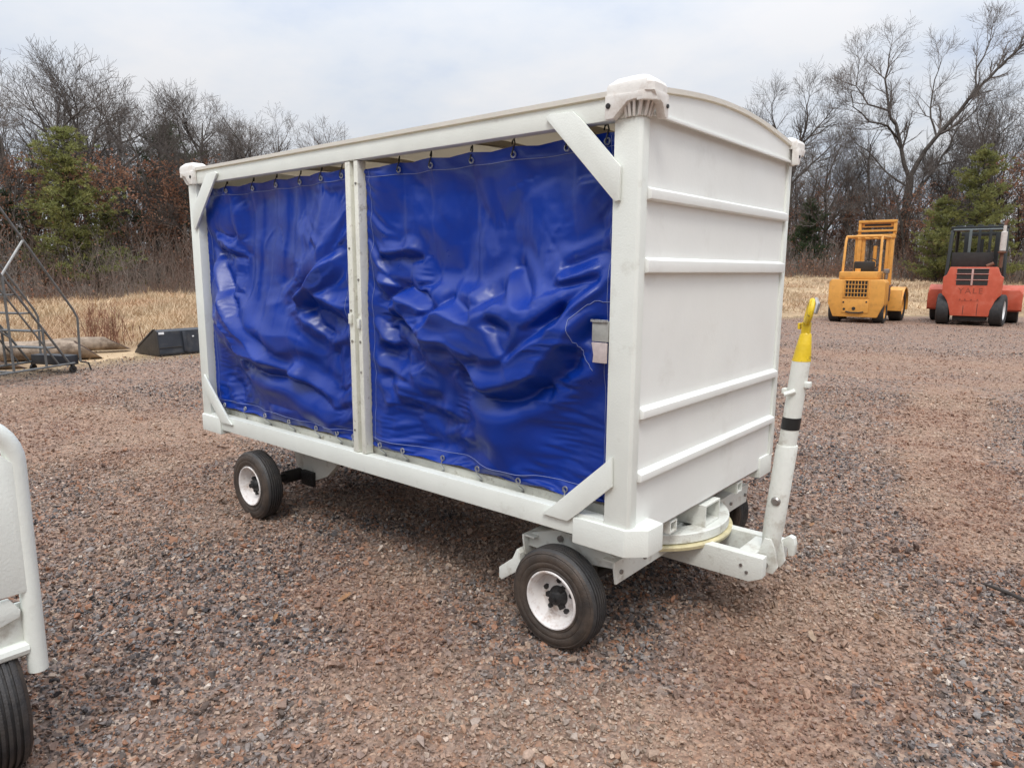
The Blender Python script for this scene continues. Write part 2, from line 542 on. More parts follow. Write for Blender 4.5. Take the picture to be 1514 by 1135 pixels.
def build_ground():
    rr = np.concatenate([np.linspace(0.2, 10, 28), np.linspace(10.3, 60, 165), np.geomspace(62, 1500, 26)])
    na = 420
    th = np.linspace(0, 2 * PI, na, endpoint=False)
    R_, T_ = np.meshgrid(rr, th, indexing='ij')
    X, Y = CAM.x + R_ * np.cos(T_), CAM.y + R_ * np.sin(T_)
    S = edge_dist(X, Y)
    Z = terrain(X, Y)
    V = np.stack([X, Y, Z], -1).reshape(-1, 3)
    V = np.vstack([V, [[CAM.x, CAM.y, 0]]])
    i, j = np.meshgrid(np.arange(len(rr) - 1), np.arange(na), indexing='ij')
    j2 = (j + 1) % na
    F = np.stack([i * na + j, (i + 1) * na + j, (i + 1) * na + j2, i * na + j2], -1).reshape(-1, 4)
    Sf = S.reshape(-1)[F].mean(1)
    fld = np.clip((np.append(S.reshape(-1), -9) + 0.9) / 1.1, 0, 1)
    for nm, sel, mt in (("gravel_yard", Sf <= 0.15, M['ground']), ("dry_field", Sf > 0.15, M['field'])):
        FF = F[sel]
        if nm == "gravel_yard":
            c = len(V) - 1
            tri = np.array([(c, k, (k + 1) % na, (k + 1) % na) for k in range(na)])
        used, inv = np.unique(FF, return_inverse=True)
        me = np_mesh(nm, V[used], inv.reshape(-1, 4), mt, True)
        at = me.attributes.new("field", 'FLOAT', 'POINT')
        at.data.foreach_set("value", fld[used].astype(np.float32))
        o = link_mesh(nm, me)
        tag(o, kind='structure')
    cap = np_mesh("x", np.vstack([V[:na], V[-1:]]), [(na, k, (k + 1) % na) for k in range(na)], M['ground'])
    bpy.data.meshes.remove(cap)


build_ground()


def translucent(m, col, fac):
    nt = m.node_tree
    out = [n for n in nt.nodes if n.type == 'OUTPUT_MATERIAL'][0]
    tr = N(nt, "ShaderNodeBsdfTranslucent"); tr.inputs[0].default_value = (*col, 1)
    mx = N(nt, "ShaderNodeMixShader"); mx.inputs[0].default_value = fac
    nt.links.new(nt.nodes["Principled BSDF"].outputs[0], mx.inputs[1]); nt.links.new(tr.outputs[0], mx.inputs[2])
    nt.links.new(mx.outputs[0], out.inputs[0])


M['roofskin'] = simple("white_fibreglass_roof", (0.80, 0.79, 0.75), 0.42, var=0.05, scale=4)
translucent(M['roofskin'], (0.80, 0.72, 0.60), 0.36)
translucent(M['canvas'], (0.70, 0.62, 0.52), 0.5)

# ------------------------------------------------------------------ baggage cart
L, W = 3.183, 1.47
ROOT = Vector((-1.6, 0.735, 0.0))
cart = empty("baggage_cart", ROOT)
tag(cart, "tall white covered baggage cart with blue vinyl curtains on four small wheels", "baggage cart")


def C_(): return MB(ROOT)


def xm(poly):
    return [(-L - p[0], p[1]) for p in poly][::-1]


BV = 0.005
# side rails, one on each side
for sgn in (0, 1):
    y0, y1 = (0.0, 0.055) if sgn == 0 else (W - 0.055, W)
    b = C_(); b.box((-L + 0.107, y0, 0.492), (-0.107, y1, 0.584), BV); b.build("side_rail", M['white'], cart)
    b = C_(); b.box((-L + 0.0, y0, 2.006), (0.0, y1, 2.079), BV); b.build("roof_rail", M['white'], cart)
# the ledge the curtains hook on to
for sgn in (0, 1):
    y0, y1, yd = (0.072, 0.118, 0.055) if sgn == 0 else (W - 0.118, W - 0.072, W - 0.055)
    b = C_()
    b.box((-L + 0.11, y0, 0.555), (-0.112, y1, 0.612), 0.004)
    b.build("curtain_ledge", M['cream'], cart)
b = C_(); b.box((-L + 0.02, 0.119, 0.50), (-0.02, W - 0.119, 0.55), 0.0); b.build("floor_deck", M['steel'], cart)
# end beams under the deck
b = C_(); b.box((-0.090, 0.056, 0.494), (-0.030, W - 0.056, 0.582), 0.003); b.build("end_beam", M['white'], cart)
b = C_(); b.box((-L + 0.004, 0.056, 0.494), (-L + 0.055, W - 0.056, 0.582), 0.003); b.build("end_beam", M['white'], cart)

# corner bumper blocks with their chamfered corner
for ex in (0, 1):
    for ey in (0, 1):
        P = [(-0.24, -0.012), (-0.010, -0.012), (0.056, 0.050), (0.060, 0.155), (0.0, 0.17), (-0.24, 0.17)]
        if ey and not ex: P = [(-0.24, -0.012), (-0.030, -0.012), (-0.003, 0.012), (-0.003, 0.17), (-0.24, 0.17)]
        if ex: P = [(-L - p[0], p[1]) for p in P]
        if ey: P = [(p[0], W - p[1]) for p in P]
        b = C_(); b.prism(P, 'xy', 0.464, 0.569, 0.006); b.build("corner_block", M['white'], cart)

# posts: side plate and front flange
for ex in (0, 1):
    for ey in (0, 1):
        b = C_()
        fx = (lambda v: -L - v) if ex else (lambda v: v)
        fy = (lambda v: W - v) if ey else (lambda v: v)
        P = [(-0.106, 0.0), (-0.010, 0.0), (0.0, 0.010), (0.0, 0.052), (-0.022, 0.052), (-0.022, 0.062), (-0.106, 0.062)]
        P = [(fx(p[0]), fy(p[1])) for p in P]
        b.prism(P, 'xy', 0.566, 2.006, 0.003)
        b.build("corner_post", M['white'], cart)

# front end panel with its four ribs, header with a cambered top
b = C_(); b.box((-0.021, 0.053, 0.512), (-0.012, W - 0.053, 2.05)); b.build("front_panel", M['panel'], cart)
for z0, z1 in ((1.742, 1.782), (1.493, 1.543), (0.972, 1.010), (0.737, 0.772)):
    b = C_()
    b.prism([(-0.012, z0 - 0.004), (0.012, z0), (0.012, z1), (-0.012, z1 + 0.012)], 'yz', 0, 1)
    b.bm.free(); b = C_()
    b.prism([(-0.0118, z0 - 0.002), (0.014, z0 + 0.003), (0.014, z1 - 0.006), (-0.0118, z1 + 0.006)], 'xz', 0.055, W - 0.055, 0.003)
    b.build("panel_rib", M['panel'], cart)


def roof_z(y):
    t = min(max(y / W, 0), 1)
    return 2.083 + 0.062 * math.sin(PI * t)


for ex in (0, 1):
    NS = 20
    top = [(0.056 + (W - 0.112) * k / NS, roof_z(0.056 + (W - 0.112) * k / NS) - 0.004) for k in range(NS + 1)]
    P = [(W - 0.056, 2.026), (0.056, 2.026)] + top
    b = C_()
    xa, xb = (-0.011, 0.006) if ex == 0 else (-L - 0.006, -L + 0.011)
    b.prism(P, 'yz', xa, xb)
    b.box((min(xa, xb) + (0.0165 if ex == 0 else -0.012), 0.054, 2.014), (max(xa, xb) + (0.012 if ex == 0 else -0.0165), W - 0.054, 2.026), 0.002)
    b.build("roof_header", M['panel'], cart)
b = C_(); b.box((-L + 0.012, 0.053, 0.520), (-L + 0.021, W - 0.053, 2.05)); b.build("rear_panel", M['panel'], cart)

# roof sheet
NS = 24
ys = [-0.010 + (W + 0.02) * k / NS for k in range(NS + 1)]
P = [(y, roof_z(y) + 0.017) for y in ys] + [(y, roof_z(y)) for y in ys[::-1]]
b = C_(); b.prism(P, 'yz', -L - 0.014, 0.016, 0.0); b.build("roof", M['roofskin'], cart)
for x in (-0.62, -1.18, -2.05, -2.62):
    NL = [(y, roof_z(y) - 0.002) for y in ys[2:-2]] + [(y, roof_z(y) - 0.032) for y in ys[2:-2][::-1]]
    b = C_(); b.prism(NL, 'yz', x - 0.02, x + 0.02, 0.0); b.build("roof_bow", M['canvas'], cart)

# cast corner bumpers on the roof corners
for ex in (0, 1):
    for ey in (0, 1):
        ox = (lambda a: -L - a) if ex else (lambda a: a)
        oy = (lambda c: W + c) if ey else (lambda c: -c)          # c grows outward
        def pt(a, c, z): return (ox(a), oy(c), z)
        b = C_()
        rings = []
        for z, s in ((2.078, 1.0), (2.104, 1.0), (2.115, 0.94), (2.134, 0.60), (2.137, 0.32)):
            ring = []
            for a, c in ((-0.126, 0.024), (-0.02, 0.034), (0.030, 0.030), (0.048, 0.010), (0.050, -0.03), (0.044, -0.080), (-0.126, -0.080)):
                ca, cc = -0.045, -0.028
                ring.append(b.bm.verts.new(pt(ca + (a - ca) * s, cc + (c - cc) * s, z)))
            rings.append(ring)
        n = 7
        for A, B in zip(rings[:-1], rings[1:]):
            for k in range(n):
                b.bm.faces.new((A[k], A[(k + 1) % n], B[(k + 1) % n], B[k]))
        b.bm.faces.new(rings[-1]); b.bm.faces.new(rings[0][::-1])
        cap_o = b.build("corner_bumper", M['cast'], cart, smooth=26)
        b = C_()
        b.prism([(ox(a), oy(c)) for a, c in ((-0.005, 0.020), (-0.005, 0.0335), (0.0195, 0.0335), (0.0515, 0.0), (0.0515, -0.02), (0.030, -0.005))], 'xy', 2.050, 2.0785, 0.002)
        # skirt along the side and along the end, each cut away diagonally towards the corner
        A = [(-0.126, 2.079), (-0.126, 2.003), (-0.094, 2.003), (-0.040, 2.052), (0.018, 2.060), (0.018, 2.079)]
        b.prism([(ox(a), z) for a, z in A], 'xz', oy(0.002), oy(0.034), 0.003)
        B_ = [(0.080, 2.079), (0.080, 2.003), (0.060, 2.003), (0.040, 2.046), (0.0, 2.060), (-0.02, 2.079)]
        b.prism([(oy(-q), z) for q, z in B_], 'yz', ox(0.020), ox(0.052), 0.003)
        b.build("bumper_skirt", M['cast'], cap_o)
        for k in range(7):
            t = math.radians(-8 + k * 17.5)
            da, dc = math.sin(t), math.cos(t)
            b = C_()
            p0 = Vector(pt(-0.050, -0.036, 2.008)); dirv = Vector((ox(da) - ox(0), oy(dc) - oy(0), 0))
            side = Vector((-dirv.y, dirv.x, 0)) * 0.0045
            r2 = min(0.066 / max(0.05, dc), 0.080 / max(0.05, abs(da)), 0.092)
            r0 = min(0.038 / max(0.05, dc), 0.052 / max(0.05, abs(da))) - 0.004
            pts = [(r0, 2.008), (r0 + 0.012, 2.008), (r2, 2.066), (r2, 2.077), (r0, 2.077)]
            vs = []
            for s in (-1, 1):
                for r, z in pts:
                    q = p0 + dirv * r + side * s; q.z = z
                    vs.append(tuple(q))
            b.quads(vs, [(0, 1, 2, 3, 4), (9, 8, 7, 6, 5), (0, 5, 6, 1), (1, 6, 7, 2), (2, 7, 8, 3), (3, 8, 9, 4), (4, 9, 5, 0)])
            b.build("bumper_rib", M['cast'], cap_o)
        b = C_(); b.cyl(pt(-0.112, 0.030, 2.045), pt(-0.112, 0.038, 2.045), 0.009, 10); b.build("bolt", M['black'], cap_o)
        b = C_(); b.cyl(pt(0.045, -0.070, 2.040), pt(0.056, -0.070, 2.040), 0.007, 10); b.build("bolt", M['black'], cap_o)

# diagonal corner braces on the long sides
TOPB = [(-0.392, 2.046), (-0.372, 2.057), (-0.272, 2.052), (-0.238, 2.024), (-0.100, 1.880), (-0.071, 1.850), (-0.071, 1.738), (-0.090, 1.735)]
LOWB = [(-0.385, 0.548), (-0.322, 0.602), (-0.105, 0.802), (-0.072, 0.834), (-0.068, 0.722), (-0.236, 0.568), (-0.262, 0.546)]
for poly in (TOPB, LOWB):
    for mirror in (0, 1):
        P = xm(poly) if mirror else poly
        for ya, yb in ((-0.0155, -0.0025), (W + 0.0025, W + 0.0155)):
            b = C_(); b.prism(P, 'xz', ya, yb, 0.002); b.build("corner_brace", M['white'], cart)

# door posts at mid side: two flats with a channel between
for ya, s in ((0.004, 1), (W - 0.004, -1)):
    for x0, x1 in ((-1.608, -1.570), (-1.541, -1.511)):
        b = C_(); b.box((x0, min(ya, ya + s * 0.05), 0.586), (x1, max(ya, ya + s * 0.05), 2.004), 0.004); b.build("door_post", M['cream'], cart)
    b = C_(); b.box((-1.5695, min(ya + s * .03, ya + s * 0.045), 0.586), (-1.5415, max(ya + s * .03, ya + s * 0.045), 2.004)); b.build("post_channel", M['cream'], cart)
    b = C_(); b.box((-1.60, min(ya - s * .014, ya - s * .001), 1.235), (-1.578, max(ya - s * .014, ya - s * .001), 1.285), 0.003); b.build("door_latch", M['cream'], cart)
    b = C_(); b.box((-1.536, min(ya - s * .014, ya - s * .001), 1.215), (-1.515, max(ya - s * .014, ya - s * .001), 1.262), 0.003); b.build("door_latch", M['cream'], cart)
    for k in range(9):
        z = 0.70 + k * 0.15
        for x in (-1.590, -1.526):
            if random.Random(k * 7 + int(x * 100)).random() < 0.6:
                b = C_(); b.cyl((x, ya - s * 0.004, z), (x, ya + s * .001, z), 0.006, 8); b.build("rivet", M['steel'], cart)

# ------------------------------------------------------------------ vinyl curtains
FOLD_RIGHT = [(-1.352, 1.366, -1.227, 1.41, 0.028, 0.9), (-1.227, 1.41, -1.057, 1.366, 0.03, 1.0), (-1.059, 1.288, -0.922, 1.347, 0.032, 1.0), (-0.922, 1.353, -0.748, 1.308, 0.035, 1.0), (-0.71, 1.371, -0.626, 1.412, 0.033, 0.9), (-0.566, 1.52, -0.496, 1.394, 0.026, 0.8), (-0.518, 1.179, -0.331, 1.323, 0.029, 0.8), (-0.331, 1.323, -0.2, 1.442, 0.027, 0.8), (-0.342, 1.515, -0.18, 1.554, 0.024, 0.9), (-0.294, 1.843, -0.235, 1.843, 0.014, 0.6), (-1.404, 1.548, -1.346, 1.52, 0.019, 0.7), (-1.396, 1.482, -1.319, 1.458, 0.019, 0.7), (-1.455, 1.269, -1.319, 1.18, 0.026, 0.8), (-1.422, 1.084, -1.228, 1.043, 0.03, 0.7), (-1.158, 1.04, -1.09, 1.066, 0.019, 0.6), (-1.397, 0.951, -1.38, 0.88, 0.03, 0.6), (-1.403, 0.803, -1.367, 0.68, 0.041, 0.5), (-1.085, 0.869, -1.043, 0.733, 0.022, 0.5), (-0.292, 1.124, -0.174, 1.144, 0.021, 0.5), (-0.887, 0.789, -0.781, 0.829, 0.021, 0.5), (-0.245, 1.327, -0.186, 1.359, 0.02, 0.5), (-1.181, 1.895, -1.033, 1.7, 0.029, 0.25), (-0.792, 1.745, -0.718, 1.607, 0.027, 0.25), (-1.417, 1.714, -1.209, 1.691, 0.037, 0.3), (-0.644, 1.308, -0.571, 1.216, 0.024, 0.7), (-1.393, 1.573, -1.176, 1.586, 0.024, -0.9), (-1.34, 1.3, -1.22, 1.305, 0.022, -0.8), (-1.221, 1.28, -1.095, 1.213, 0.028, -1.0), (-1.022, 1.185, -0.718, 1.186, 0.035, -0.9), (-0.835, 1.11, -0.661, 1.003, 0.037, -1.0), (-0.661, 0.992, -0.431, 1.057, 0.042, -1.1), (-0.431, 1.057, -0.273, 1.219, 0.037, -0.9), (-0.626, 1.342, -0.537, 1.313, 0.019, -0.8), (-0.273, 1.237, -0.18, 1.33, 0.023, -0.8), (-0.468, 1.316, -0.308, 1.4, 0.015, -0.6), (-1.28, 0.892, -0.962, 0.864, 0.031, -0.7), (-1.419, 1.157, -1.272, 1.145, 0.019, -0.7), (-0.977, 1.277, -0.834, 1.27, 0.015, -0.5), (-0.197, 1.739, -0.159, 1.62, 0.023, -0.5), (-1.238, 1.01, -1.047, 0.968, 0.028, -0.5), (-0.372, 1.475, -0.205, 1.496, 0.015, -0.6)]
FOLD_LEFT = [(-2.937, 1.71, -2.764, 1.678, 0.035, 0.9), (-2.922, 1.569, -2.801, 1.367, 0.037, 0.9), (-2.801, 1.367, -2.689, 1.242, 0.036, 0.8), (-2.662, 1.211, -2.396, 1.061, 0.039, 0.6), (-2.024, 1.378, -1.688, 1.586, 0.031, 0.8), (-2.388, 1.377, -2.146, 1.437, 0.045, 0.4), (-1.992, 1.3, -1.921, 1.275, 0.021, 0.6), (-1.911, 1.247, -1.826, 1.181, 0.018, 0.6), (-2.378, 0.716, -2.067, 0.802, 0.036, 0.6), (-2.173, 0.942, -2.077, 1.0, 0.03, 0.5), (-2.935, 0.795, -2.828, 0.722, 0.03, 0.6), (-3.011, 1.27, -2.881, 1.242, 0.025, 0.6), (-1.713, 1.639, -1.666, 1.691, 0.016, 0.6), (-2.059, 1.738, -1.958, 1.775, 0.031, 0.3), (-1.766, 0.724, -1.649, 0.769, 0.032, 0.5), (-2.932, 1.621, -2.695, 1.598, 0.019, -0.7), (-1.996, 1.329, -1.678, 1.487, 0.035, -0.9), (-1.846, 1.32, -1.668, 1.259, 0.041, -1.1), (-2.886, 1.2, -2.591, 1.015, 0.037, -0.9), (-2.591, 1.015, -2.059, 0.901, 0.051, -1.0), (-2.059, 0.901, -1.848, 0.829, 0.034, -0.8), (-1.929, 1.678, -1.86, 1.643, 0.021, -0.6), (-2.923, 0.689, -2.807, 0.617, 0.026, -0.6), (-1.772, 1.115, -1.63, 1.142, 0.027, -0.6), (-2.816, 0.892, -2.547, 0.857, 0.029, -0.5), (-1.821, 0.789, -1.674, 0.826, 0.022, -0.6)]


def smooth_noise(shape, cells, rng):
    """value noise on a grid, cubic-smoothed"""
    gy, gx = cells
    g = rng.normal(size=(gy + 3, gx + 3))
    yy = np.linspace(0, gy, shape[0], endpoint=False); xx = np.linspace(0, gx, shape[1], endpoint=False)
    yi, xi = yy.astype(int), xx.astype(int)
    fy, fx = yy - yi, xx - xi
    fy, fx = fy * fy * (3 - 2 * fy), fx * fx * (3 - 2 * fx)
    a = g[np.ix_(yi, xi)]; b_ = g[np.ix_(yi, xi + 1)]; c = g[np.ix_(yi + 1, xi)]; d = g[np.ix_(yi + 1, xi + 1)]
    fx = fx[None, :]; fy = fy[:, None]
    return (a * (1 - fx) + b_ * fx) * (1 - fy) + (c * (1 - fx) + d * fx) * fy


def relax_cloth(P, w, rx, rz, steps, back):
    """settle a sheet of fixed size by position-based dynamics: P (nz,nx,3), w 0 where it is held"""
    Q = P.copy()
    g = np.array([0, 0, -GRAV])
    W3 = w[..., None]

    def pull(a, b, rest, k, only_long=False):
        A, B = P[a], P[b]
        d = B - A
        l = np.sqrt((d * d).sum(-1, keepdims=True)) + 1e-9
        e = (l - rest) / l
        if only_long: e = np.maximum(e, 0)
        wa, wb = W3[a], W3[b]
        c = d * e * (k / np.maximum(wa + wb, 1e-6))
        P[a] += c * wa
        P[b] -= c * wb
    S = slice
    rx = rx.reshape(-1, 1, 1) + np.zeros((1, P.shape[1], 1)); rz = rz.reshape(1, -1, 1) + np.zeros((P.shape[0], 1, 1))
    rd = np.hypot(rx, rz)
    for it in range(steps):
        v = (P - Q) * 0.95
        Q[...] = P
        P += (v + g) * W3
        for _ in range(5):
            for o in (0, 1):
                n = (P.shape[0] - o) // 2 * 2
                pull((S(o, o + n, 2), S(None)), (S(o + 1, o + n, 2), S(None)), rz[o:o + n:2], 1.0)
                m = (P.shape[1] - o) // 2 * 2
                pull((S(None), S(o, o + m, 2)), (S(None), S(o + 1, o + m, 2)), rx[:, o:o + m:2], 1.0)
                pull((S(o, o + n, 2), S(0, -1)), (S(o + 1, o + n, 2), S(1, None)), rd[o:o + n:2, :-1], 0.35)
                pull((S(o, o + n, 2), S(1, None)), (S(o + 1, o + n, 2), S(0, -1)), rd[o:o + n:2, :-1], 0.35)
        for st in (2, 5):                                   # vinyl is stiff: it resists tight bends
            for o in range(2 * st):
                n = len(range(o + st, P.shape[0], 2 * st))
                pull((S(o, o + 2 * st * n, 2 * st), S(None)), (S(o + st, None, 2 * st), S(None)), st * rz[o:o + 2 * st * n:2 * st], BEND)
                m = len(range(o + st, P.shape[1], 2 * st))
                pull((S(None), S(o, o + 2 * st * m, 2 * st)), (S(None), S(o + st, None, 2 * st)), st * rx[:, o:o + 2 * st * m:2 * st], BEND)
        P[..., 1] = np.where(W3[..., 0] > 0, np.minimum(P[..., 1], back), P[..., 1])
        P[..., 1] = np.where(W3[..., 0] > 0, np.maximum(P[..., 1], -0.085), P[..., 1])
    return P


def upsample(P):
    """double the grid with a smooth (4-point) scheme"""
    def up(A):
        E = np.concatenate([2 * A[:1] - A[1:2], A, 2 * A[-1:] - A[-2:-1]], 0)
        mid = (-E[:-3] + 9 * E[1:-2] + 9 * E[2:-1] - E[3:]) / 16
        out = np.empty((2 * len(A) - 1,) + A.shape[1:])
        out[0::2] = A; out[1::2] = mid
        return out
    return np.swapaxes(up(np.swapaxes(up(P), 0, 1)), 0, 1)


KEEP = 1.05
CRUMPLE = 0.013
SLACK_K = 0.5
BEND, SLACK_X, SLACK_Z, GRAV, STEPS = 0.03, 0.003, 0.001, 0.00005, 28
CURT_Y = 0.046


def curtain(x0, x1, z0, z1, folds, seed, hooks_top, hooks_bot):
    rng = np.random.default_rng(seed)
    nx, nz = 121, 121
    xs = np.linspace(x0, x1, nx); zs = np.linspace(z1, z0, nz)           # row 0 is the top
    X, Z = np.meshgrid(xs, zs)
    hx, hz = xs[1] - xs[0], (z1 - z0) / (nz - 1)
    # warp so that folds get uneven, crumpled outlines
    wx = 0.016 * smooth_noise((nz, nx), (9, 9), rng)
    wz = 0.012 * smooth_noise((nz, nx), (9, 9), rng)
    Xw, Zw = X + wx, Z + wz
    gz = np.zeros_like(X)                                                # slope going down
    for (ax, az, bx, bz, w, amp) in folds:
        abx, abz = bx - ax, bz - az
        t = np.clip(((Xw - ax) * abx + (Zw - az) * abz) / (abx * abx + abz * abz + 1e-9), 0, 1)
        d = np.hypot(Xw - ax - t * abx, Zw - az - t * abz)
        gz += (amp if abs(amp) > 0.55 else 0.6 * amp) * 1.9 * np.exp(-(d / (w * 1.05)) ** 6)
    gz -= gz.mean(axis=0, keepdims=True) * 0.9
    gx = 0.10 * smooth_noise((nz, nx), (5, 12), rng)
    # integrate the slopes (least squares, mirrored edges)
    def ext(a, sy, sx):
        a = np.concatenate([a, sy * a[::-1]], 0)
        return np.concatenate([a, sx * a[:, ::-1]], 1)
    Gz, Gx = np.fft.fft2(ext(gz, -1, 1)), np.fft.fft2(ext(gx, 1, -1))
    kz = 2 * PI * np.fft.fftfreq(2 * nz, hz)[:, None]; kx = 2 * PI * np.fft.fftfreq(2 * nx, hx)[None, :]
    wgt = 0.22
    den = kz ** 2 + wgt * kx ** 2; den[0, 0] = 1
    H = (-1j * kz * Gz + wgt * -1j * kx * Gx) / den; H[0, 0] = 0
    h = np.real(np.fft.ifft2(H))[:nz, :nx]
    v = (z1 - Z) / (z1 - z0)                                             # 0 top .. 1 bottom
    u = (X - x0) / (x1 - x0)
    edge = np.clip(np.minimum(np.minimum(u, 1 - u) / 0.06, np.minimum(v, 1 - v) / 0.07), 0, 1) ** 0.6
    h = (h - h.mean()) * (0.15 + 0.85 * edge)
    # pleats hanging from the hooks
    ph = 2.2 * smooth_noise((nz, nx), (2, 7), rng)
    pl = np.sin(2 * PI * (X - x0) / 0.235 + 0.5 * ph)
    h += 0.012 * (np.abs(pl) ** 0.7 * np.sign(pl)) * np.exp(-v * 1.5) * np.clip(v / 0.05, 0, 1) + 0.004 * np.sin(2 * PI * (X - x0) / 0.17 + ph * 1.7) * np.exp(-(1 - v) * 6)
    mid = np.exp(-((v - 0.55) / 0.33) ** 2)
    h -= CRUMPLE * mid * (np.abs(smooth_noise((nz, nx), (6, 5), rng)) + 0.5 * np.abs(smooth_noise((nz, nx), (11, 10), rng)))
    # sharp little creases where the sheet has been crumpled
    for _ in range(14):
        cx, cz = rng.uniform(x0 + 0.05, x1 - 0.05), z0 + (z1 - z0) * rng.beta(2.0, 2.2)
        an = rng.normal(PI / 2, 0.75); ln = rng.uniform(0.05, 0.22)
        ex, ez = math.cos(an), math.sin(an)
        t = (X - cx) * ex + (Z - cz) * ez
        d = -(X - cx) * ez + (Z - cz) * ex + 0.25 * t * t / ln * rng.normal()
        f = np.clip(1 - (t / ln) ** 2, 0, 1)
        h += rng.choice([-1, 1]) * rng.uniform(0.003, 0.008) * f * np.exp(-np.abs(d) / rng.uniform(0.010, 0.028)) * np.where(d > 0, 1.0, rng.uniform(0.2, 1.0))
    h = np.clip(h, -0.055, 0.115)
    # let the sheet settle: a little too large for its opening, held at the hooks and along the side hems
    P = np.stack([X, CURT_Y - h * 0.9, Z], -1)
    # both hems hang in shallow scallops from their hooks; the side hems are laced to the posts
    for hk, row, sg in ((hooks_top, 0, -1), (hooks_bot, nz - 1, 1)):
        dd = np.min(np.abs(xs[:, None] - np.array(hk)[None, :]), axis=1)
        P[row, :, 1] = CURT_Y + 0.006 * smooth_noise((1, nx), (1, 11), rng)[0]
        P[row, :, 2] += sg * 0.09 * np.minimum(dd, 0.12)
    w = np.ones((nz, nx))
    w[0, :] = 0; w[-1, :] = 0
    w[::3, 0] = 0; w[::3, -1] = 0
    P[:, 0, 1] = CURT_Y + 0.004 * smooth_noise((1, nz), (1, 9), rng)[0]; P[:, -1, 1] = CURT_Y + 0.004 * smooth_noise((1, nz), (1, 9), rng)[0]
    lz = np.linalg.norm(np.diff(P, axis=0), axis=-1).mean(0)
    lz = np.convolve(np.pad(lz, 12, mode='edge'), np.ones(25) / 25, 'valid')
    lz = hz * (1 + SLACK_K * (lz / hz - 1) + SLACK_Z)
    lx = np.full(nz, hx * (1 + SLACK_X))
    P = relax_cloth(P, w, lx, lz, STEPS, 0.085)
    P[..., 1] -= KEEP * h * np.sin(PI * np.clip(v, 0, 1)) ** 0.4 * np.clip(np.minimum(u, 1 - u) / 0.10, 0.0, 1) ** 0.6
    lim = -0.085 + 0.095 * np.clip(1 - u / 0.20, 0, 1) ** 0.7 + 0.060 * np.clip(1 - (1 - u) / 0.10, 0, 1)
    P[..., 1] = lim + 0.018 * np.log1p(np.exp((P[..., 1] - lim) / 0.018))
    P = upsample(P)
    nz, nx = P.shape[:2]
    hx, hz = (x1 - x0) / (nx - 1), (z1 - z0) / (nz - 1)
    Yc, Zc, Xc = P[..., 1], P[..., 2], P[..., 0]
    V = P.reshape(-1, 3) - np.array(ROOT)
    i, j = np.meshgrid(np.arange(nz - 1), np.arange(nx - 1), indexing='ij')
    F = np.stack([i * nx + j, (i + 1) * nx + j, (i + 1) * nx + j + 1, i * nx + j + 1], -1).reshape(-1, 4)
    me = np_mesh("curtain", V, F, M['vinyl'], True)
    o = link_mesh("curtain", me, cart)

    def on(x, z, out=0.0):
        jx = int(round((x - x0) / hx)); jz = int(round((z1 - z) / hz))
        jx = min(max(jx, 0), nx - 1); jz = min(max(jz, 0), nz - 1)
        return Vector((Xc[jz, jx], Yc[jz, jx] - out, Zc[jz, jx]))
    # stitched hems
    for zz in (z1 - 0.048, z0 + 0.050):
        b = C_(); b.tube([on(x, zz, 0.0015) for x in np.linspace(x0 + 0.01, x1 - 0.01, 90)], 0.0013, 4); b.build("hem_stitch", M['thread'], o)
    for xx in (x0 + 0.035, x1 - 0.035):
        b = C_(); b.tube([on(xx, z, 0.0015) for z in np.linspace(z1 - 0.01, z0 + 0.01, 90)], 0.0011, 4); b.build("hem_stitch", M['thread'], o)
    for x in hooks_top:
        p = on(x, z1 - 0.030, 0.004)
        b = C_()
        b.tube([p + Vector((0.011 * math.cos(t), -0.001, 0.011 * math.sin(t))) for t in np.linspace(0, 2 * PI, 12, endpoint=False)], 0.0035, 5, closed=True)
        b.build("grommet", M['zinc'], o)
        b = C_()
        b.tube([p + Vector((0, -0.012, -0.004)), p + Vector((0.004, -0.012, 0.012)), p + Vector((0.004, 0.002, 0.040)), p + Vector((-0.010, 0.016, 0.062)), p + Vector((-0.030, 0.03, 0.060)), p + Vector((-0.034, 0.03, 0.045))], 0.0032, 5)
        b.build("hook", M['black'], o)
    for x in hooks_bot:
        p = on(x, z0 + 0.020, 0.004)
        b = C_()
        b.tube([p + Vector((0.011 * math.cos(t), -0.001, 0.011 * math.sin(t))) for t in np.linspace(0, 2 * PI, 12, endpoint=False)], 0.0035, 5, closed=True)
        b.build("grommet", M['zinc'], o)
        b = C_()
        q = Vector((x, 0.066, 0.590))
        b.tube([p + Vector((0, -0.010, 0.003)), p + Vector((0.005, -0.010, -0.012)), (p + q) / 2 + Vector((-0.003, -0.012, 0)), q + Vector((0.006, -0.004, 0.006)), q + Vector((0.0, 0.002, -0.012)), q + Vector((-0.010, 0, -0.004))], 0.0030, 5)
        b.build("hook", M['zinc'], o)
    return o, on


HT_R, HB_R = [-1.281, -1.065, -0.831, -0.595, -0.346, -0.16], [-1.43, -1.266, -1.02, -0.783, -0.546, -0.318]
HT_L, HB_L = [-3.0, -2.796, -2.532, -2.281, -2.056, -1.847, -1.68], [-2.96, -2.755, -2.479, -2.23, -1.987, -1.793, -1.66]
cur_r, on_r = curtain(-1.506, -0.108, 0.622, 1.978, FOLD_RIGHT, 11, HT_R, HB_R)
cur_l, on_l = curtain(-3.072, -1.612, 0.624, 1.980, FOLD_LEFT, 23, HT_L, HB_L)
# the same curtains hang on the far side
for src in (cur_r, cur_l):
    c = copy_tree(src, cart)
    c.rotation_euler = (0, 0, PI)
    c.location = (0.0165, 0, 0) if src is cur_r else (0.0165, 0, 0)
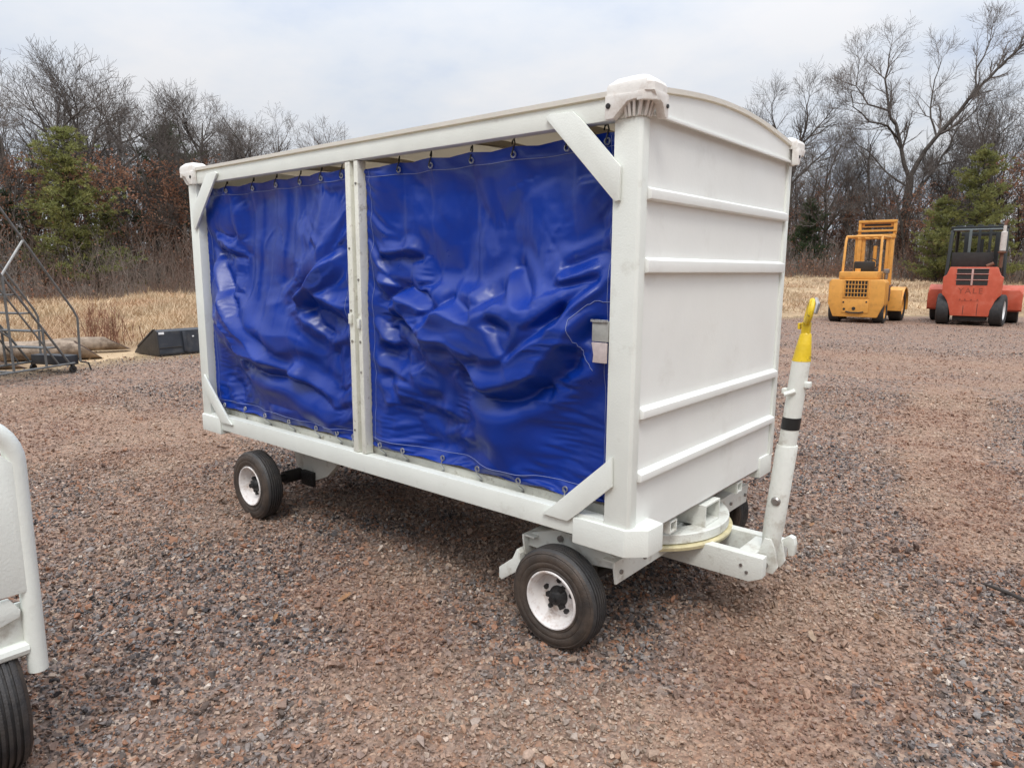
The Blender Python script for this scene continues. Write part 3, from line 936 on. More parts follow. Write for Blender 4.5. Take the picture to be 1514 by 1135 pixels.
# latch plate with its faded flap at the right hem
b = C_(); b.box((-0.176, -0.004, 1.248), (-0.108, 0.012, 1.322), 0.003); b.build("latch_plate", M['greyplate'], cart)
b = C_(); b.box((-0.180, -0.010, 1.318), (-0.108, -0.003, 1.328), 0.002); b.build("latch_plate_lip", M['zinc'], cart)
b = C_(); b.prism([(-0.172, 1.245), (-0.108, 1.245), (-0.108, 1.172), (-0.166, 1.172), (-0.163, 1.20)], 'xz', -0.012, -0.003, 0.002); b.build("faded_flap", M['pinkish'], cart)
b = C_()
ring_ = [(-0.118, 1.39), (-0.18, 1.395), (-0.205, 1.375), (-0.245, 1.335), (-0.245, 1.25), (-0.225, 1.19), (-0.18, 1.135)]
b.tube([on_r(xa + (xb - xa) * t, za + (zb - za) * t, 0.002) for (xa, za), (xb, zb) in zip(ring_[:-1], ring_[1:]) for t in np.linspace(0, 1, 8, endpoint=False)], 0.0012, 4)
b.build("pocket_stitch", M['thread'], cart)

# ------------------------------------------------------------------ running gear
RT = 0.207


def wheel_parts(parent):
    b = MB()
    hw = 0.056
    half = [(0.80, 0.117), (0.96, 0.121), (0.98, 0.128), (0.93, 0.131), (1.02, 0.140), (1.045, 0.152), (1.01, 0.1555), (1.045, 0.159), (1.03, 0.172), (0.98, 0.183), (0.93, 0.1865), (0.945, 0.190), (0.82, 0.198)]
    pr = [(hw * a_, r_) for a_, r_ in half[::-1]] + [(0, 0.112)] + [(-hw * a_, r_) for a_, r_ in half]
    b.lathe(pr, n=72, closed=False)
    b.bm.faces.ensure_lookup_table()
    for f in [f for f in b.bm.faces if len(f.verts) > 4]:
        b.bm.faces.remove(f)
    b.build("sidewall", M['sidewall'], parent, 40)
    b = MB()
    tr = [(-0.0465, 0.1965), (-0.042, 0.2010), (-0.0385, 0.2030)]
    for k in range(5):
        g = -0.029 + k * 0.0145
        top_r = 0.2066 - 1.6 * g * g
        tr += [(g - 0.0036, top_r), (g - 0.0026, top_r - 0.0075), (g + 0.0026, top_r - 0.0075), (g + 0.0036, top_r)]
    tr += [(0.0385, 0.2030), (0.042, 0.2010), (0.0465, 0.1965), (0.043, 0.188), (-0.043, 0.188)]
    b.lathe(tr, n=72)
    b.build("tread", M['rubber'], parent, 25)
    b = MB()
    b.lathe([(-0.053, 0.1205), (-0.058, 0.1180), (-0.058, 0.1135), (-0.051, 0.1085), (-0.044, 0.1070), (-0.036, 0.1010), (0.000, 0.0965), (0.010, 0.0900), (0.010, 0.0660), (0.003, 0.0560), (0.003, 0.032), (0.014, 0.032), (0.014, 0.095), (0.03, 0.100), (0.052, 0.115), (0.050, 0.119), (0.0, 0.1135), (-0.045, 0.1165)], n=56)
    b.build("rim", M['rim'], parent, 40)
    b = MB()
    b.lathe([(-0.036, 0.016), (-0.030, 0.028), (-0.014, 0.033), (-0.004, 0.043), (0.012, 0.043)], n=20, closed=False)
    b.cyl((0, -0.052, 0), (0, -0.038, 0), 0.014, 6)
    for k in range(3):
        t = 0.5 + k * 2 * PI / 3
        b.box((-0.009, -0.020, 0.026), (0.009, 0.004, 0.052), 0.003, Matrix.Rotation(t, 4, 'Y'))
    b.build("hub", M['black'], parent, 40)
    for k in range(5):
        t = 0.3 + k * 2 * PI / 5
        b = MB()
        p = Vector((0.066 * math.cos(t), 0, 0.066 * math.sin(t)))
        b.cyl(p + Vector((0, -0.006, 0)), p + Vector((0, 0.0095, 0)), 0.0105, 6)
        b.build("wheel_nut", M['black'], parent, 30)


XF, XR, YW = -0.321, -2.586, 0.020
wh = empty("wheel", Vector((XF, YW, RT)) - ROOT, 0, cart)
wheel_parts(wh)
for (x, y, rz, spin) in ((XR, YW, 0, 0.9), (XF, W - YW, PI, 0.4), (XR, W - YW, PI, 1.7)):
    c = copy_tree(wh, cart)
    c.location = Vector((x, y, RT)) - ROOT
    c.rotation_euler = (0, spin, rz)
b = C_(); b.cyl((XF, 0.06, RT), (XF, W - 0.06, RT), 0.024, 14); b.build("axle", M['black'], cart)
b = C_(); b.cyl((XR, 0.06, RT), (XR, W - 0.06, RT), 0.024, 14)
b.cyl((XR, 0.20, RT), (XR, 0.315, RT), 0.040, 14); b.cyl((XR, W - 0.315, RT), (XR, W - 0.20, RT), 0.040, 14)
b.build("axle", M['black'], cart)
# rear hangers between the axle and the deck
for y0 in (0.32, W - 0.36):
    b = C_()
    b.prism([(-2.68, 0.49), (-2.66, 0.36), (-2.60, 0.175), (-2.50, 0.165), (-2.30, 0.24), (-2.12, 0.40), (-2.06, 0.49)], 'xz', y0, y0 + 0.04, 0.004)
    b.build("axle_hanger", M['white_low'], cart)
    b = C_(); b.box((-2.54, y0 - 0.03, 0.155), (-2.42, y0 - 0.001, 0.245), 0.006); b.build("spring_block", M['black'], cart)
# front steering frame: two cross channels, side plates, stop bars
for x, nm in ((-0.100, 1), (-0.548, -1)):
    b = C_()
    b.prism([(0.070, 0.395), (0.070, 0.375), (0.085, 0.300), (W - 0.085, 0.300), (W - 0.070, 0.375), (W - 0.070, 0.395)], 'yz', x - 0.005, x + 0.005, 0.002)
    b.box((min(x, x - nm * 0.055), 0.075, 0.386), (max(x, x - nm * 0.055) - (0.0055 if nm > 0 else -0.0) , W - 0.075, 0.3945), 0.002)
    b.build("cross_channel", M['white_low'], cart)
    for y in (0.115, 0.30, W - 0.30, W - 0.115):
        b = C_(); b.cyl((x + nm * 0.004, y, 0.345), (x + nm * 0.014, y, 0.345), 0.009, 6); b.build("bolt", M['steel'], cart)
for y0 in (0.105, W - 0.135):
    b = C_(); b.prism([(-0.545, 0.392), (-0.40, 0.44), (-0.24, 0.44), (-0.104, 0.392), (-0.104, 0.352), (-0.25, 0.335), (-0.545, 0.335)], 'xz', y0, y0 + 0.03, 0.003)
    b.build("frame_side_plate", M['white_low'], cart)
    b = C_(); b.box((-0.42, y0 + 0.002, 0.441), (-0.26, y0 + 0.022, 0.463), 0.003); b.build("mount_plate", M['white_low'], cart)
    b = C_(); b.cyl((-0.375, y0 - 0.010, 0.41), (-0.375, y0, 0.41), 0.014, 8); b.build("bolt", M['steel'], cart)
    b = C_(); b.box((-0.40, y0 + 0.034, 0.155), (-0.24, y0 + 0.075, 0.332), 0.006); b.build("spring_block", M['black'], cart)
for y0 in (0.06, W - 0.11):
    b = C_()
    b.prism([(-0.555, 0.31), (-0.555, 0.235), (-0.66, 0.160), (-0.675, 0.165), (-0.675, 0.215), (-0.60, 0.275), (-0.575, 0.325)], 'xz', y0, y0 + 0.05, 0.004)
    b.build("stop_bar", M['white_low'], cart)
    b = C_(); b.box((-0.677, y0 + 0.012, 0.177), (-0.6745, y0 + 0.038, 0.200)); b.build("stop_bar_opening", M['black'], cart)
# turntable: greasy lower disc, upper ring, deck supports
CT = (-0.335, W / 2, 0)
b = C_(); b.lathe([(0.330, 0.02), (0.330, 0.398), (0.3445, 0.402), (0.3505, 0.398), (0.3505, 0.02)], CT, 'z', 64, closed=False); b.build("turntable_disc", M['brassy'], cart, 30)
b = C_(); b.lathe([(0.354, 0.300), (0.354, 0.380), (0.357, 0.384), (0.394, 0.384), (0.398, 0.380), (0.398, 0.300)], CT, 'z', 64); b.build("turntable_ring", M['white_low'], cart, 30)
b = C_(); b.lathe([(0.345, 0.02), (0.345, 0.30), (0.372, 0.30), (0.372, 0.02)], CT, 'z', 40, closed=False); b.build("turntable_plate", M['steel'], cart, 30)


def square_tube(b, x0, x1, y0, y1, z0, z1, t=0.007):
    b.box((x0, y0, z0), (x1, y1, z0 + t)); b.box((x0, y0, z1 - t), (x1, y1, z1))
    b.box((x0, y0, z0 + t + .0001), (x1, y0 + t, z1 - t - .0001)); b.box((x0, y1 - t, z0 + t + .0001), (x1, y1, z1 - t - .0001))


for y0, y1, z0, z1, x1 in ((0.370, 0.430, 0.440, 0.492, -0.020), (0.640, 0.790, 0.399, 0.494, 0.010), (1.060, 1.120, 0.440, 0.492, -0.020)):
    b = C_(); square_tube(b, -0.62, x1, y0, y1, z0, z1); b.build("deck_support", M['white_low'], cart, 0)
# drawbar frame: two rails, end plates, deck plate
for y0 in (0.585, W - 0.635):
    b = C_()
    b.prism([(-0.62, 0.236), (0.235, 0.236), (0.288, 0.262), (0.288, 0.348), (-0.62, 0.3285)][:4] + [(0.02, 0.348), (0.018, 0.3285), (-0.62, 0.3285)], 'xz', y0, y0 + 0.05, 0.004)
    b.build("drawbar_rail", M['white_low'], cart)
    for x, z in ((0.20, 0.300), (0.225, 0.275)):
        yo = y0 - 0.006 if y0 < 0.7 else y0 + 0.05
        b = C_(); b.cyl((x, yo, z), (x, yo + 0.006, z), 0.007, 8); b.build("bolt", M['steel'], cart)
b = C_(); b.box((0.165, 0.6355, 0.330), (0.238, W - 0.6355, 0.342), 0.003); b.build("drawbar_plate", M['white_low'], cart)
b = C_(); b.box((0.045, 0.6355, 0.262), (0.164, W - 0.6355, 0.270), 0.0); b.build("drawbar_plate", M['greyplate'], cart)
b = C_(); b.box((0.0, 0.6355, 0.330), (0.045, W - 0.6355, 0.3415), 0.003); b.build("drawbar_plate", M['white_low'], cart)

# tow bar, swung up against the front
def along(z):
    t = (z - 0.33) / (1.33 - 0.33)
    return Vector((0.262 + 0.090 * t, W / 2, z))


def ell_tube(b, segs, n=20):
    rings = []
    for z, rx, ry in segs:
        c = along(z)
        rings.append([b.bm.verts.new(c + Vector((rx * math.cos(2 * PI * k / n), ry * math.sin(2 * PI * k / n), 0))) for k in range(n)])
    for A, B in zip(rings[:-1], rings[1:]):
        for k in range(n):
            b.bm.faces.new((A[k], A[(k + 1) % n], B[(k + 1) % n], B[k]))
    b.bm.faces.new(rings[0][::-1]); b.bm.faces.new(rings[-1])


b = C_(); ell_tube(b, [(0.300, 0.030, 0.030), (0.36, 0.036, 0.036), (0.45, 0.042, 0.042), (0.795, 0.042, 0.042), (0.80, 0.040, 0.040)])
tow = b.build("tow_bar", M['white_low'], cart)
b = C_(); ell_tube(b, [(0.795, 0.035, 0.035), (1.15, 0.035, 0.035)]); b.build("inner_tube", M['white_low'], tow)
b = C_(); ell_tube(b, [(0.868, 0.0365, 0.0365), (0.918, 0.0365, 0.0365)]); b.build("black_band", M['blacktape'], tow)
b = C_(); ell_tube(b, [(1.149, 0.0356, 0.0356), (1.18, 0.032, 0.030), (1.255, 0.022, 0.019), (1.262, 0.017, 0.015)]); b.build("yellow_tip", M['yellow'], tow)
b = C_()
c0 = along(1.255)
b.box((c0.x - 0.016, c0.y - 0.014, 1.258), (c0.x + 0.016, c0.y + 0.014, 1.305), 0.005)
b.box((c0.x - 0.030, c0.y - 0.014, 1.275), (c0.x - 0.0205, c0.y + 0.014, 1.30), 0.003)
b.build("yellow_shank", M['yellow'], tow)
b = C_()
ec = along(1.345)
b.tube([ec + Vector((0.014 * math.cos(t) + 0.008 * math.sin(t), -0.036 * math.cos(t), 0.043 * math.sin(t))) for t in np.linspace(0, 2 * PI, 24, endpoint=False)], 0.0125, 8, closed=True)
b.build("tow_eye", M['yellow'], tow)
b = C_(); b.tube([ec + Vector((0.020, 0.0, 0.052)), ec + Vector((0.034, -0.020, 0.03)), ec + Vector((0.030, -0.032, -0.004))], [0.008, 0.011, 0.008], 8); b.build("worn_edge", M['steel'], tow)
for z, x0, x1 in ((1.045, 0.030, 0.052), (1.012, -0.052, -0.030)):
    c0 = along(z)
    b = C_(); b.box((c0.x + x0, c0.y - 0.018, z), (c0.x + x1, c0.y + 0.018, z + 0.022), 0.003); b.build("lock_lug", M['white_low'], tow)
c0 = along(1.03)
b = C_(); b.cyl((c0.x - 0.03, c0.y - 0.055, 1.015), (c0.x + 0.005, c0.y - 0.034, 1.030), 0.010, 8); b.build("lock_pin", M['white_low'], tow)
c0 = along(0.565)
b = C_(); b.lathe([(-0.006, 0.001), (-0.006, 0.012), (0.0, 0.019), (0.008, 0.019), (0.008, 0.001)], c0 + Vector((0.004, -0.044, 0)), 'y', 16, closed=False); b.build("pivot_bolt", M['steel'], tow)
# clevis at the foot of the bar and the hook plate beyond it
for dy in (-0.052, 0.040):
    b = C_(); b.prism([(0.232, 0.252), (0.298, 0.252), (0.316, 0.285), (0.300, 0.36), (0.282, 0.40), (0.254, 0.40), (0.240, 0.36), (0.224, 0.285)], 'xz', W / 2 + dy, W / 2 + dy + 0.012, 0.003)
    b.build("clevis_plate", M['white_low'], tow)
b = C_(); b.cyl((0.265, W / 2 - 0.075, 0.285), (0.265, W / 2 + 0.075, 0.285), 0.014, 10); b.build("clevis_pin", M['steel'], tow)
b = C_(); b.prism([(0.262, 0.330), (0.295, 0.372), (0.318, 0.390), (0.338, 0.384), (0.345, 0.355), (0.342, 0.305), (0.318, 0.302), (0.312, 0.340), (0.292, 0.335), (0.280, 0.30)], 'xz', 0.80, 0.835, 0.005)
b.build("hook_plate", M['white_low'], tow)

# ------------------------------------------------------------------ neighbouring white cart at the frame's left edge
CR = Vector((-2.35, -2.27, 0))
oc = empty("open_cart", CR)
tag(oc, "second white cart with rounded tube end frame, cut off at the left edge", "baggage cart")
XE, YA, YB = -1.10, -1.557, -2.98


def O_(): return MB(CR)


def hoop(x):
    rc = 0.13
    pts = [(x, YA, 0.315), (x, YA, 0.6), (x, YA, 1.085 - rc)]
    pts += [(x, YA - rc + rc * math.cos(t), 1.085 - rc + rc * math.sin(t)) for t in np.linspace(0.15, PI / 2, 8)]
    pts += [(x, YB + rc - rc * math.sin(t), 1.085 - rc + rc * math.cos(t)) for t in np.linspace(0.0, PI / 2 - 0.15, 8)]
    pts += [(x, YB, 1.085 - rc), (x, YB, 0.6), (x, YB, 0.315)]
    return pts


for x in (XE, -3.6):
    b = O_(); b.tube(hoop(x), 0.027, 14); b.build("end_frame", M['white'], oc)
    b = O_(); b.prism([(YA - 0.010, 0.572), (YA - 0.010, 0.955), (YA - 0.040, 0.988), (YB + 0.045, 0.985), (YB + 0.022, 0.955), (YB + 0.022, 0.575)], 'yz', x + 0.002, x + 0.024, 0.004); b.build("end_panel", M['white'], oc)
    b = O_(); b.tube([(x, YA - 0.02, 0.395), (x, YB + 0.02, 0.395)], 0.022, 10); b.build("cross_tube", M['white'], oc)
    b = O_(); b.box((x - 0.016, YB + 0.004, 0.400), (x - 0.004, YA - 0.004, 0.535), 0.003); b.build("end_plate", M['white_low'], oc)
    b = O_(); b.prism([(YA - 0.030, 0.520), (YA - 0.034, 0.500), (YA - 0.08, 0.486), (YB + 0.08, 0.486), (YB + 0.03, 0.52), (YB + 0.05, 0.560), (YA - 0.055, 0.560)], 'yz', x - 0.003, x + 0.016, 0.003); b.build("bent_step", M['white'], oc)
b = O_(); b.box((-3.62, YB + 0.03, 0.41), (XE - 0.032, YA - 0.03, 0.452), 0.003); b.build("deck", M['white_low'], oc)
ow = empty("wheel", Vector((-1.215, -1.672, RT + 0.002)) - CR, PI, oc)
wheel_parts(ow)
ow.scale = (1.03, 1.25, 1.03)
for x, y, rz in ((-3.2, -1.672, PI), (-1.215, -2.86, 0), (-3.2, -2.86, 0)):
    c = copy_tree(ow, oc); c.location = Vector((x, y, RT + 0.002)) - CR; c.rotation_euler = (0, 0.6, rz)
for x in (-1.215, -3.2):
    b = O_(); b.cyl((x, -1.68, RT), (x, -2.86, RT), 0.022, 12); b.build("axle", M['black'], oc)
    b = O_(); b.box((x - 0.08, -2.5, RT + 0.02), (x + 0.08, -1.95, 0.409), 0.004); b.build("axle_block", M['white_low'], oc)

#@@PART2@@
# ------------------------------------------------------------------ loose crushed stone on the yard
def build_gravel():
    rng = np.random.default_rng(5)
    prot = bpy.data.collections.new("stone_shapes")
    for k in range(8):
        bm = bmesh.new()
        n = 11 + k % 3
        p = rng.normal(size=(n, 3)); p /= np.linalg.norm(p, axis=1)[:, None]
        p *= rng.uniform(0.75, 1.1, (n, 1)); p *= np.array([1.0, rng.uniform(0.62, 0.9), rng.uniform(0.42, 0.62)])
        vs = [bm.verts.new(q) for q in p]
        r = bmesh.ops.convex_hull(bm, input=vs)
        bmesh.ops.delete(bm, geom=[g for g in r['geom_interior'] if isinstance(g, bmesh.types.BMVert)], context='VERTS')
        me = bpy.data.meshes.new("stone"); bm.to_mesh(me); bm.free()
        me.materials.append(M['stone'])
        prot.objects.link(bpy.data.objects.new("stone", me))
    fa = math.atan2(FWD.y, FWD.x)
    P = []
    for r0, r1, dens in ((0.4, 4.2, 6800), (4.2, 6.5, 4400), (6.5, 10.0, 1700), (10.0, 16.0, 450), (16.0, 26.0, 120)):
        half = 1.30 if r0 < 6 else 0.95
        n = int(half * (r1 * r1 - r0 * r0) * dens)
        r = np.sqrt(rng.uniform(r0 * r0, r1 * r1, n)); t = fa + rng.uniform(-half, half, n)
        P.append(np.stack([CAM.x + r * np.cos(t), CAM.y + r * np.sin(t), r], -1))
    P = np.vstack(P)
    s = edge_dist(P[:, 0], P[:, 1])
    P = P[s < 0.3 - 0.5 * rng.random(len(P))]
    n = len(P)
    sz = np.exp(rng.normal(math.log(0.0072), 0.42, n)) * np.clip(0.85 + P[:, 2] * 0.035, 0.9, 1.5)
    # where the dirt is bare the stones thin out
    q = np.sin(P[:, 0] * 1.1 + 1.7 * np.sin(P[:, 1] * 0.7)) + np.sin(P[:, 1] * 1.6 + P[:, 0] * 0.6 + 2)
    sz *= np.where((q > 1.0) & (rng.random(n) < 0.35), 0.55, 1.0)
    sz = np.clip(sz, 0.004, 0.030)
    z = terrain(P[:, 0], P[:, 1]) + sz * rng.uniform(-0.15, 0.95, n)
    me = bpy.data.meshes.new("gravel")
    me.vertices.add(n)
    me.vertices.foreach_set("co", np.stack([P[:, 0], P[:, 1], z], -1).astype(np.float32).ravel())
    a = me.attributes.new("size", 'FLOAT', 'POINT'); a.data.foreach_set("value", sz.astype(np.float32))
    a = me.attributes.new("turn", 'FLOAT_VECTOR', 'POINT')
    rot = np.stack([rng.normal(0, 0.7, n), rng.normal(0, 0.7, n), rng.uniform(0, 6.283, n)], -1)
    a.data.foreach_set("vector", rot.astype(np.float32).ravel())
    o = link_mesh("gravel", me)
    ng = bpy.data.node_groups.new("scatter_stones", 'GeometryNodeTree')
    ng.interface.new_socket("Geometry", in_out='INPUT', socket_type='NodeSocketGeometry')
    ng.interface.new_socket("Geometry", in_out='OUTPUT', socket_type='NodeSocketGeometry')
    gi, go = ng.nodes.new("NodeGroupInput"), ng.nodes.new("NodeGroupOutput")
    ci = ng.nodes.new("GeometryNodeCollectionInfo")
    ci.inputs["Collection"].default_value = prot
    ci.inputs["Separate Children"].default_value = True
    ci.inputs["Reset Children"].default_value = True
    ip = ng.nodes.new("GeometryNodeInstanceOnPoints")
    ip.inputs["Pick Instance"].default_value = True
    an = ng.nodes.new("GeometryNodeInputNamedAttribute"); an.data_type = 'FLOAT'; an.inputs[0].default_value = "size"
    av = ng.nodes.new("GeometryNodeInputNamedAttribute"); av.data_type = 'FLOAT_VECTOR'; av.inputs[0].default_value = "turn"
    ng.links.new(gi.outputs[0], ip.inputs["Points"])
    ng.links.new(ci.outputs[0], ip.inputs["Instance"])
    ng.links.new(av.outputs[0], ip.inputs["Rotation"])
    ng.links.new(an.outputs[0], ip.inputs["Scale"])
    ng.links.new(ip.outputs[0], go.inputs[0])
    md = o.modifiers.new("scatter", 'NODES'); md.node_group = ng
    tag(o, "loose grey, brown and pink crushed stone covering the yard", None, None, 'stuff')


build_gravel()

# ------------------------------------------------------------------ vegetation helpers
M['bark'] = simple("grey_bark", (0.088, 0.076, 0.067), 0.9, var=0.35, scale=3, bump=0.4, bscale=14, spec=0.1, per_obj=0.25)
M['twig'] = simple("bare_twigs", (0.140, 0.120, 0.108), 0.9, var=0.25, scale=1.5, spec=0.1, per_obj=0.25)
M['bark_dark'] = simple("dark_bark", (0.060, 0.052, 0.047), 0.9, var=0.35, scale=3, bump=0.4, bscale=14, spec=0.1, per_obj=0.2)
M['rust_leaf'] = simple("rusty_oak_leaf", (0.31, 0.165, 0.110), 0.8, var=0.5, scale=2.5, dirt=(0.27, 0.185, 0.115), dirt_amt=0.8, dscale=1.7, dlo=0.45, dhi=0.6, spec=0.15, per_obj=0.25)
M['needle'] = simple("pine_needles", (0.25, 0.262, 0.105), 0.7, var=0.45, scale=2.2, dirt=(0.36, 0.33, 0.115), dirt_amt=0.75, dscale=1.1, dlo=0.46, dhi=0.6, spec=0.2, per_obj=0.2)
M['needle_dark'] = simple("dark_evergreen_needles", (0.062, 0.088, 0.042), 0.7, var=0.45, scale=2.5, spec=0.2, per_obj=0.2)
for _m in ('rust_leaf', 'needle', 'needle_dark'):
    translucent(M[_m], {'rust_leaf': (0.34, 0.15, 0.09), 'needle': (0.20, 0.22, 0.07), 'needle_dark': (0.09, 0.13, 0.06)}[_m], 0.42)
M['straw'] = simple("dry_grass_straw", (0.56, 0.43, 0.285), 0.85, var=0.28, scale=0.9, dirt=(0.46, 0.29, 0.185), dirt_amt=0.7, dscale=0.45, dlo=0.45, dhi=0.6, spec=0.15)
M['brush'] = simple("grey_brown_brush", (0.250, 0.210, 0.180), 0.9, var=0.35, scale=0.8, dirt=(0.19, 0.115, 0.085), dirt_amt=0.8, dscale=0.3, dlo=0.45, dhi=0.58, spec=0.1)


def norm(a): return a / (np.linalg.norm(a) + 1e-9)


def tubes_np(segs, sides):
    S = np.array(segs, dtype=float)
    p0, p1, ra, rb = S[:, 0:3], S[:, 3:6], S[:, 6], S[:, 7]
    t = p1 - p0
    t /= np.linalg.norm(t, axis=1)[:, None] + 1e-9
    ref = np.where(np.abs(t[:, 2:3]) < 0.9, np.array([[0, 0, 1.0]]), np.array([[1.0, 0, 0]]))
    u = np.cross(t, ref); u /= np.linalg.norm(u, axis=1)[:, None] + 1e-9
    v = np.cross(t, u)
    a = 2 * PI * np.arange(sides) / sides
    ring = u[:, None, :] * np.cos(a)[None, :, None] + v[:, None, :] * np.sin(a)[None, :, None]
    A = p0[:, None, :] + ring * ra[:, None, None]
    B = p1[:, None, :] + ring * rb[:, None, None]
    V = np.concatenate([A, B], 1).reshape(-1, 3)
    k = np.arange(sides); k2 = (k + 1) % sides
    f = np.stack([k, k2, k2 + sides, k + sides], -1)
    F = (np.arange(len(S))[:, None, None] * 2 * sides + f[None]).reshape(-1, 4)
    return V, F


def seg_mesh(name, groups, mat):
    """groups: list of (segments, sides) -> one mesh"""
    Vs, Fs, off = [], [], 0
    for segs, sides in groups:
        if not len(segs): continue
        V, F = tubes_np(segs, sides)
        Vs.append(V); Fs.append(F + off); off += len(V)
    return np_mesh(name, np.vstack(Vs), np.vstack(Fs), mat, True)


def grow(out, rng, p, d, length, r, level, maxl, P):
    st = P['seg'][level]
    n = max(2, int(round(length / st)))
    rend = max(P['rmin'], r * P['taper'][level])
    for i in range(n):
        d = norm(d + rng.normal(size=3) * P['wob'][level] + np.array([0, 0, P['trop'][level]]))
        q = p + d * (length / n)
        ra, rb = r + (rend - r) * i / n, r + (rend - r) * (i + 1) / n
        out[level].append((*p, *q, ra, rb))
        p = q
        f = (i + 1) / n
        if level < maxl and f > P['start'][level]:
            for _ in range(rng.poisson(P['dens'][level] * length / n) if i < n - 1 else 2):
                child(out, rng, p, d, length, rb, level, maxl, P, f)
    return p


def child(out, rng, p, d, length, rb, level, maxl, P, f):
    ang = math.radians(rng.uniform(*P['ang'][level]))
    a = rng.normal(size=3); a = norm(a - d * (a @ d))
    cd = norm(d * math.cos(ang) + a * math.sin(ang))
    if cd[2] < -0.25: cd[2] *= -0.3
    cl = P['len'][level] * rng.uniform(0.6, 1.25) * (1.15 - 0.5 * f)
    grow(out, rng, p, norm(cd), cl, max(P['rmin'], rb * rng.uniform(0.45, 0.7)), level + 1, maxl, P)


def bare_tree_meshes(seed, H, r0, style='oak', limbs=None):
    rng = np.random.default_rng(seed)
    s = H / 12.0
    P = dict(seg=[0.8 * s, 0.6 * s, 0.42 * s, 0.30 * s, 0.22 * s], taper=[0.5, 0.35, 0.35, 0.4, 0.6], wob=[0.07, 0.12, 0.13, 0.13, 0.13],
             trop=[0.05, 0.06, 0.08, 0.09, 0.08], start=[0.42, 0.22, 0.15, 0.1], dens=[1.9 / s, 2.3 / s, 3.6 / s, 5.2 / s],
             ang=[(30, 58), (25, 52), (25, 52), (25, 58)], len=[4.3 * s, 2.4 * s, 1.3 * s, 0.72 * s], rmin=0.0065)
    if style == 'spread':
        P['ang'][0] = (45, 75); P['start'][0] = 0.30; P['len'][0] = 5.2 * s; P['trop'][1] = 0.09
    if style == 'slim':
        P['ang'] = [(22, 42), (22, 45), (25, 50), (30, 60)]; P['len'] = [3.0 * s, 1.6 * s, 0.9 * s, 0.5 * s]; P['start'][0] = 0.35; P['dens'][0] = 1.7 / s
    out = [[] for _ in range(5)]
    if limbs is None:
        th = 0.66 if style != 'slim' else 0.85
        lean = rng.normal(size=3) * 0.05; lean[2] = 1
        grow(out, rng, np.zeros(3) + np.array([0, 0, -0.2]), norm(lean), H * th, r0, 0, 4, P)
    else:
        for lv, pts, ra, rb in limbs:
            pts = [np.array(q, float) for q in pts]
            # subdivide and roughen the given limb
            fine = [pts[0]]
            for a, b in zip(pts[:-1], pts[1:]):
                k = max(2, int(np.linalg.norm(b - a) / 0.8))
                for j in range(1, k + 1):
                    fine.append(a + (b - a) * j / k + (rng.normal(size=3) * 0.07 if j < k else 0))
            n = len(fine) - 1
            for i in range(n):
                r1, r2 = ra + (rb - ra) * i / n, ra + (rb - ra) * (i + 1) / n
                out[lv].append((*fine[i], *fine[i + 1], r1, r2))
                f = (i + 1) / n
                if lv == 1 and f > 0.18:
                    d = norm(fine[i + 1] - fine[i])
                    for _ in range(rng.poisson(2.1) if i < n - 1 else 5):
                        child(out, rng, fine[i + 1], d, 6, r2, 1, 4, P, f)
    trunk = seg_mesh("trunk", [(out[0], 9), (out[1], 6)], M['bark'])
    crown = seg_mesh("crown", [(out[2], 4), (out[3], 3), (out[4], 3)], M['twig'])
    return trunk, crown


def leaf_quads(C, size, rng, flat=0.0):
    n = len(C)
    a = rng.normal(size=(n, 3)); a[:, 2] *= (1 - flat); a /= np.linalg.norm(a, axis=1)[:, None] + 1e-9
    b = rng.normal(size=(n, 3)); b -= a * (a * b).sum(1)[:, None]; b /= np.linalg.norm(b, axis=1)[:, None] + 1e-9
    s = (size * rng.uniform(0.6, 1.3, n))[:, None]
    V = np.stack([C - a * s, C + b * s * 0.5, C + a * s, C - b * s * 0.5], 1).reshape(-1, 3)
    F = np.arange(4 * n).reshape(n, 4)
    return V, F


def leafy_oak_meshes(seed, H):
    rng = np.random.default_rng(seed)
    s = H / 6.0
    P = dict(seg=[0.5 * s, 0.4 * s, 0.3 * s, 0.25 * s], taper=[0.45, 0.4, 0.4, 0.5], wob=[0.10, 0.16, 0.2, 0.22], trop=[0.04, 0.04, 0.03, 0.02],
             start=[0.12, 0.15, 0.1], dens=[2.4 / s, 2.2 / s, 2.4 / s], ang=[(35, 70), (35, 65), (35, 65)], len=[2.2 * s, 1.2 * s, 0.7 * s], rmin=0.008)
    out = [[] for _ in range(5)]
    for k in range(2):
        grow(out, rng, np.array([rng.normal() * 0.15, rng.normal() * 0.15, -0.1]), norm(np.array([rng.normal() * 0.14, rng.normal() * 0.14, 1])), H * rng.uniform(0.75, 0.92), 0.07 * s, 0, 3, P)
    trunk = seg_mesh("trunk", [(out[0], 6), (out[1], 4), (out[2], 3), (out[3], 3)], M['bark'])
    E = np.array(out[2] + out[3])
    pick = E[rng.integers(0, len(E), int(4300 * s))]
    C = pick[:, 3:6] + rng.normal(size=(len(pick), 3)) * 0.10
    C = C[(C[:, 2] > 0.5) & (np.sin(C[:, 0] * 3 + C[:, 2] * 2) + rng.normal(size=len(C)) * 0.8 > -0.6)]
    V, F = leaf_quads(C, 0.070, rng)
    return trunk, np_mesh("crown", V, F, M['rust_leaf'])


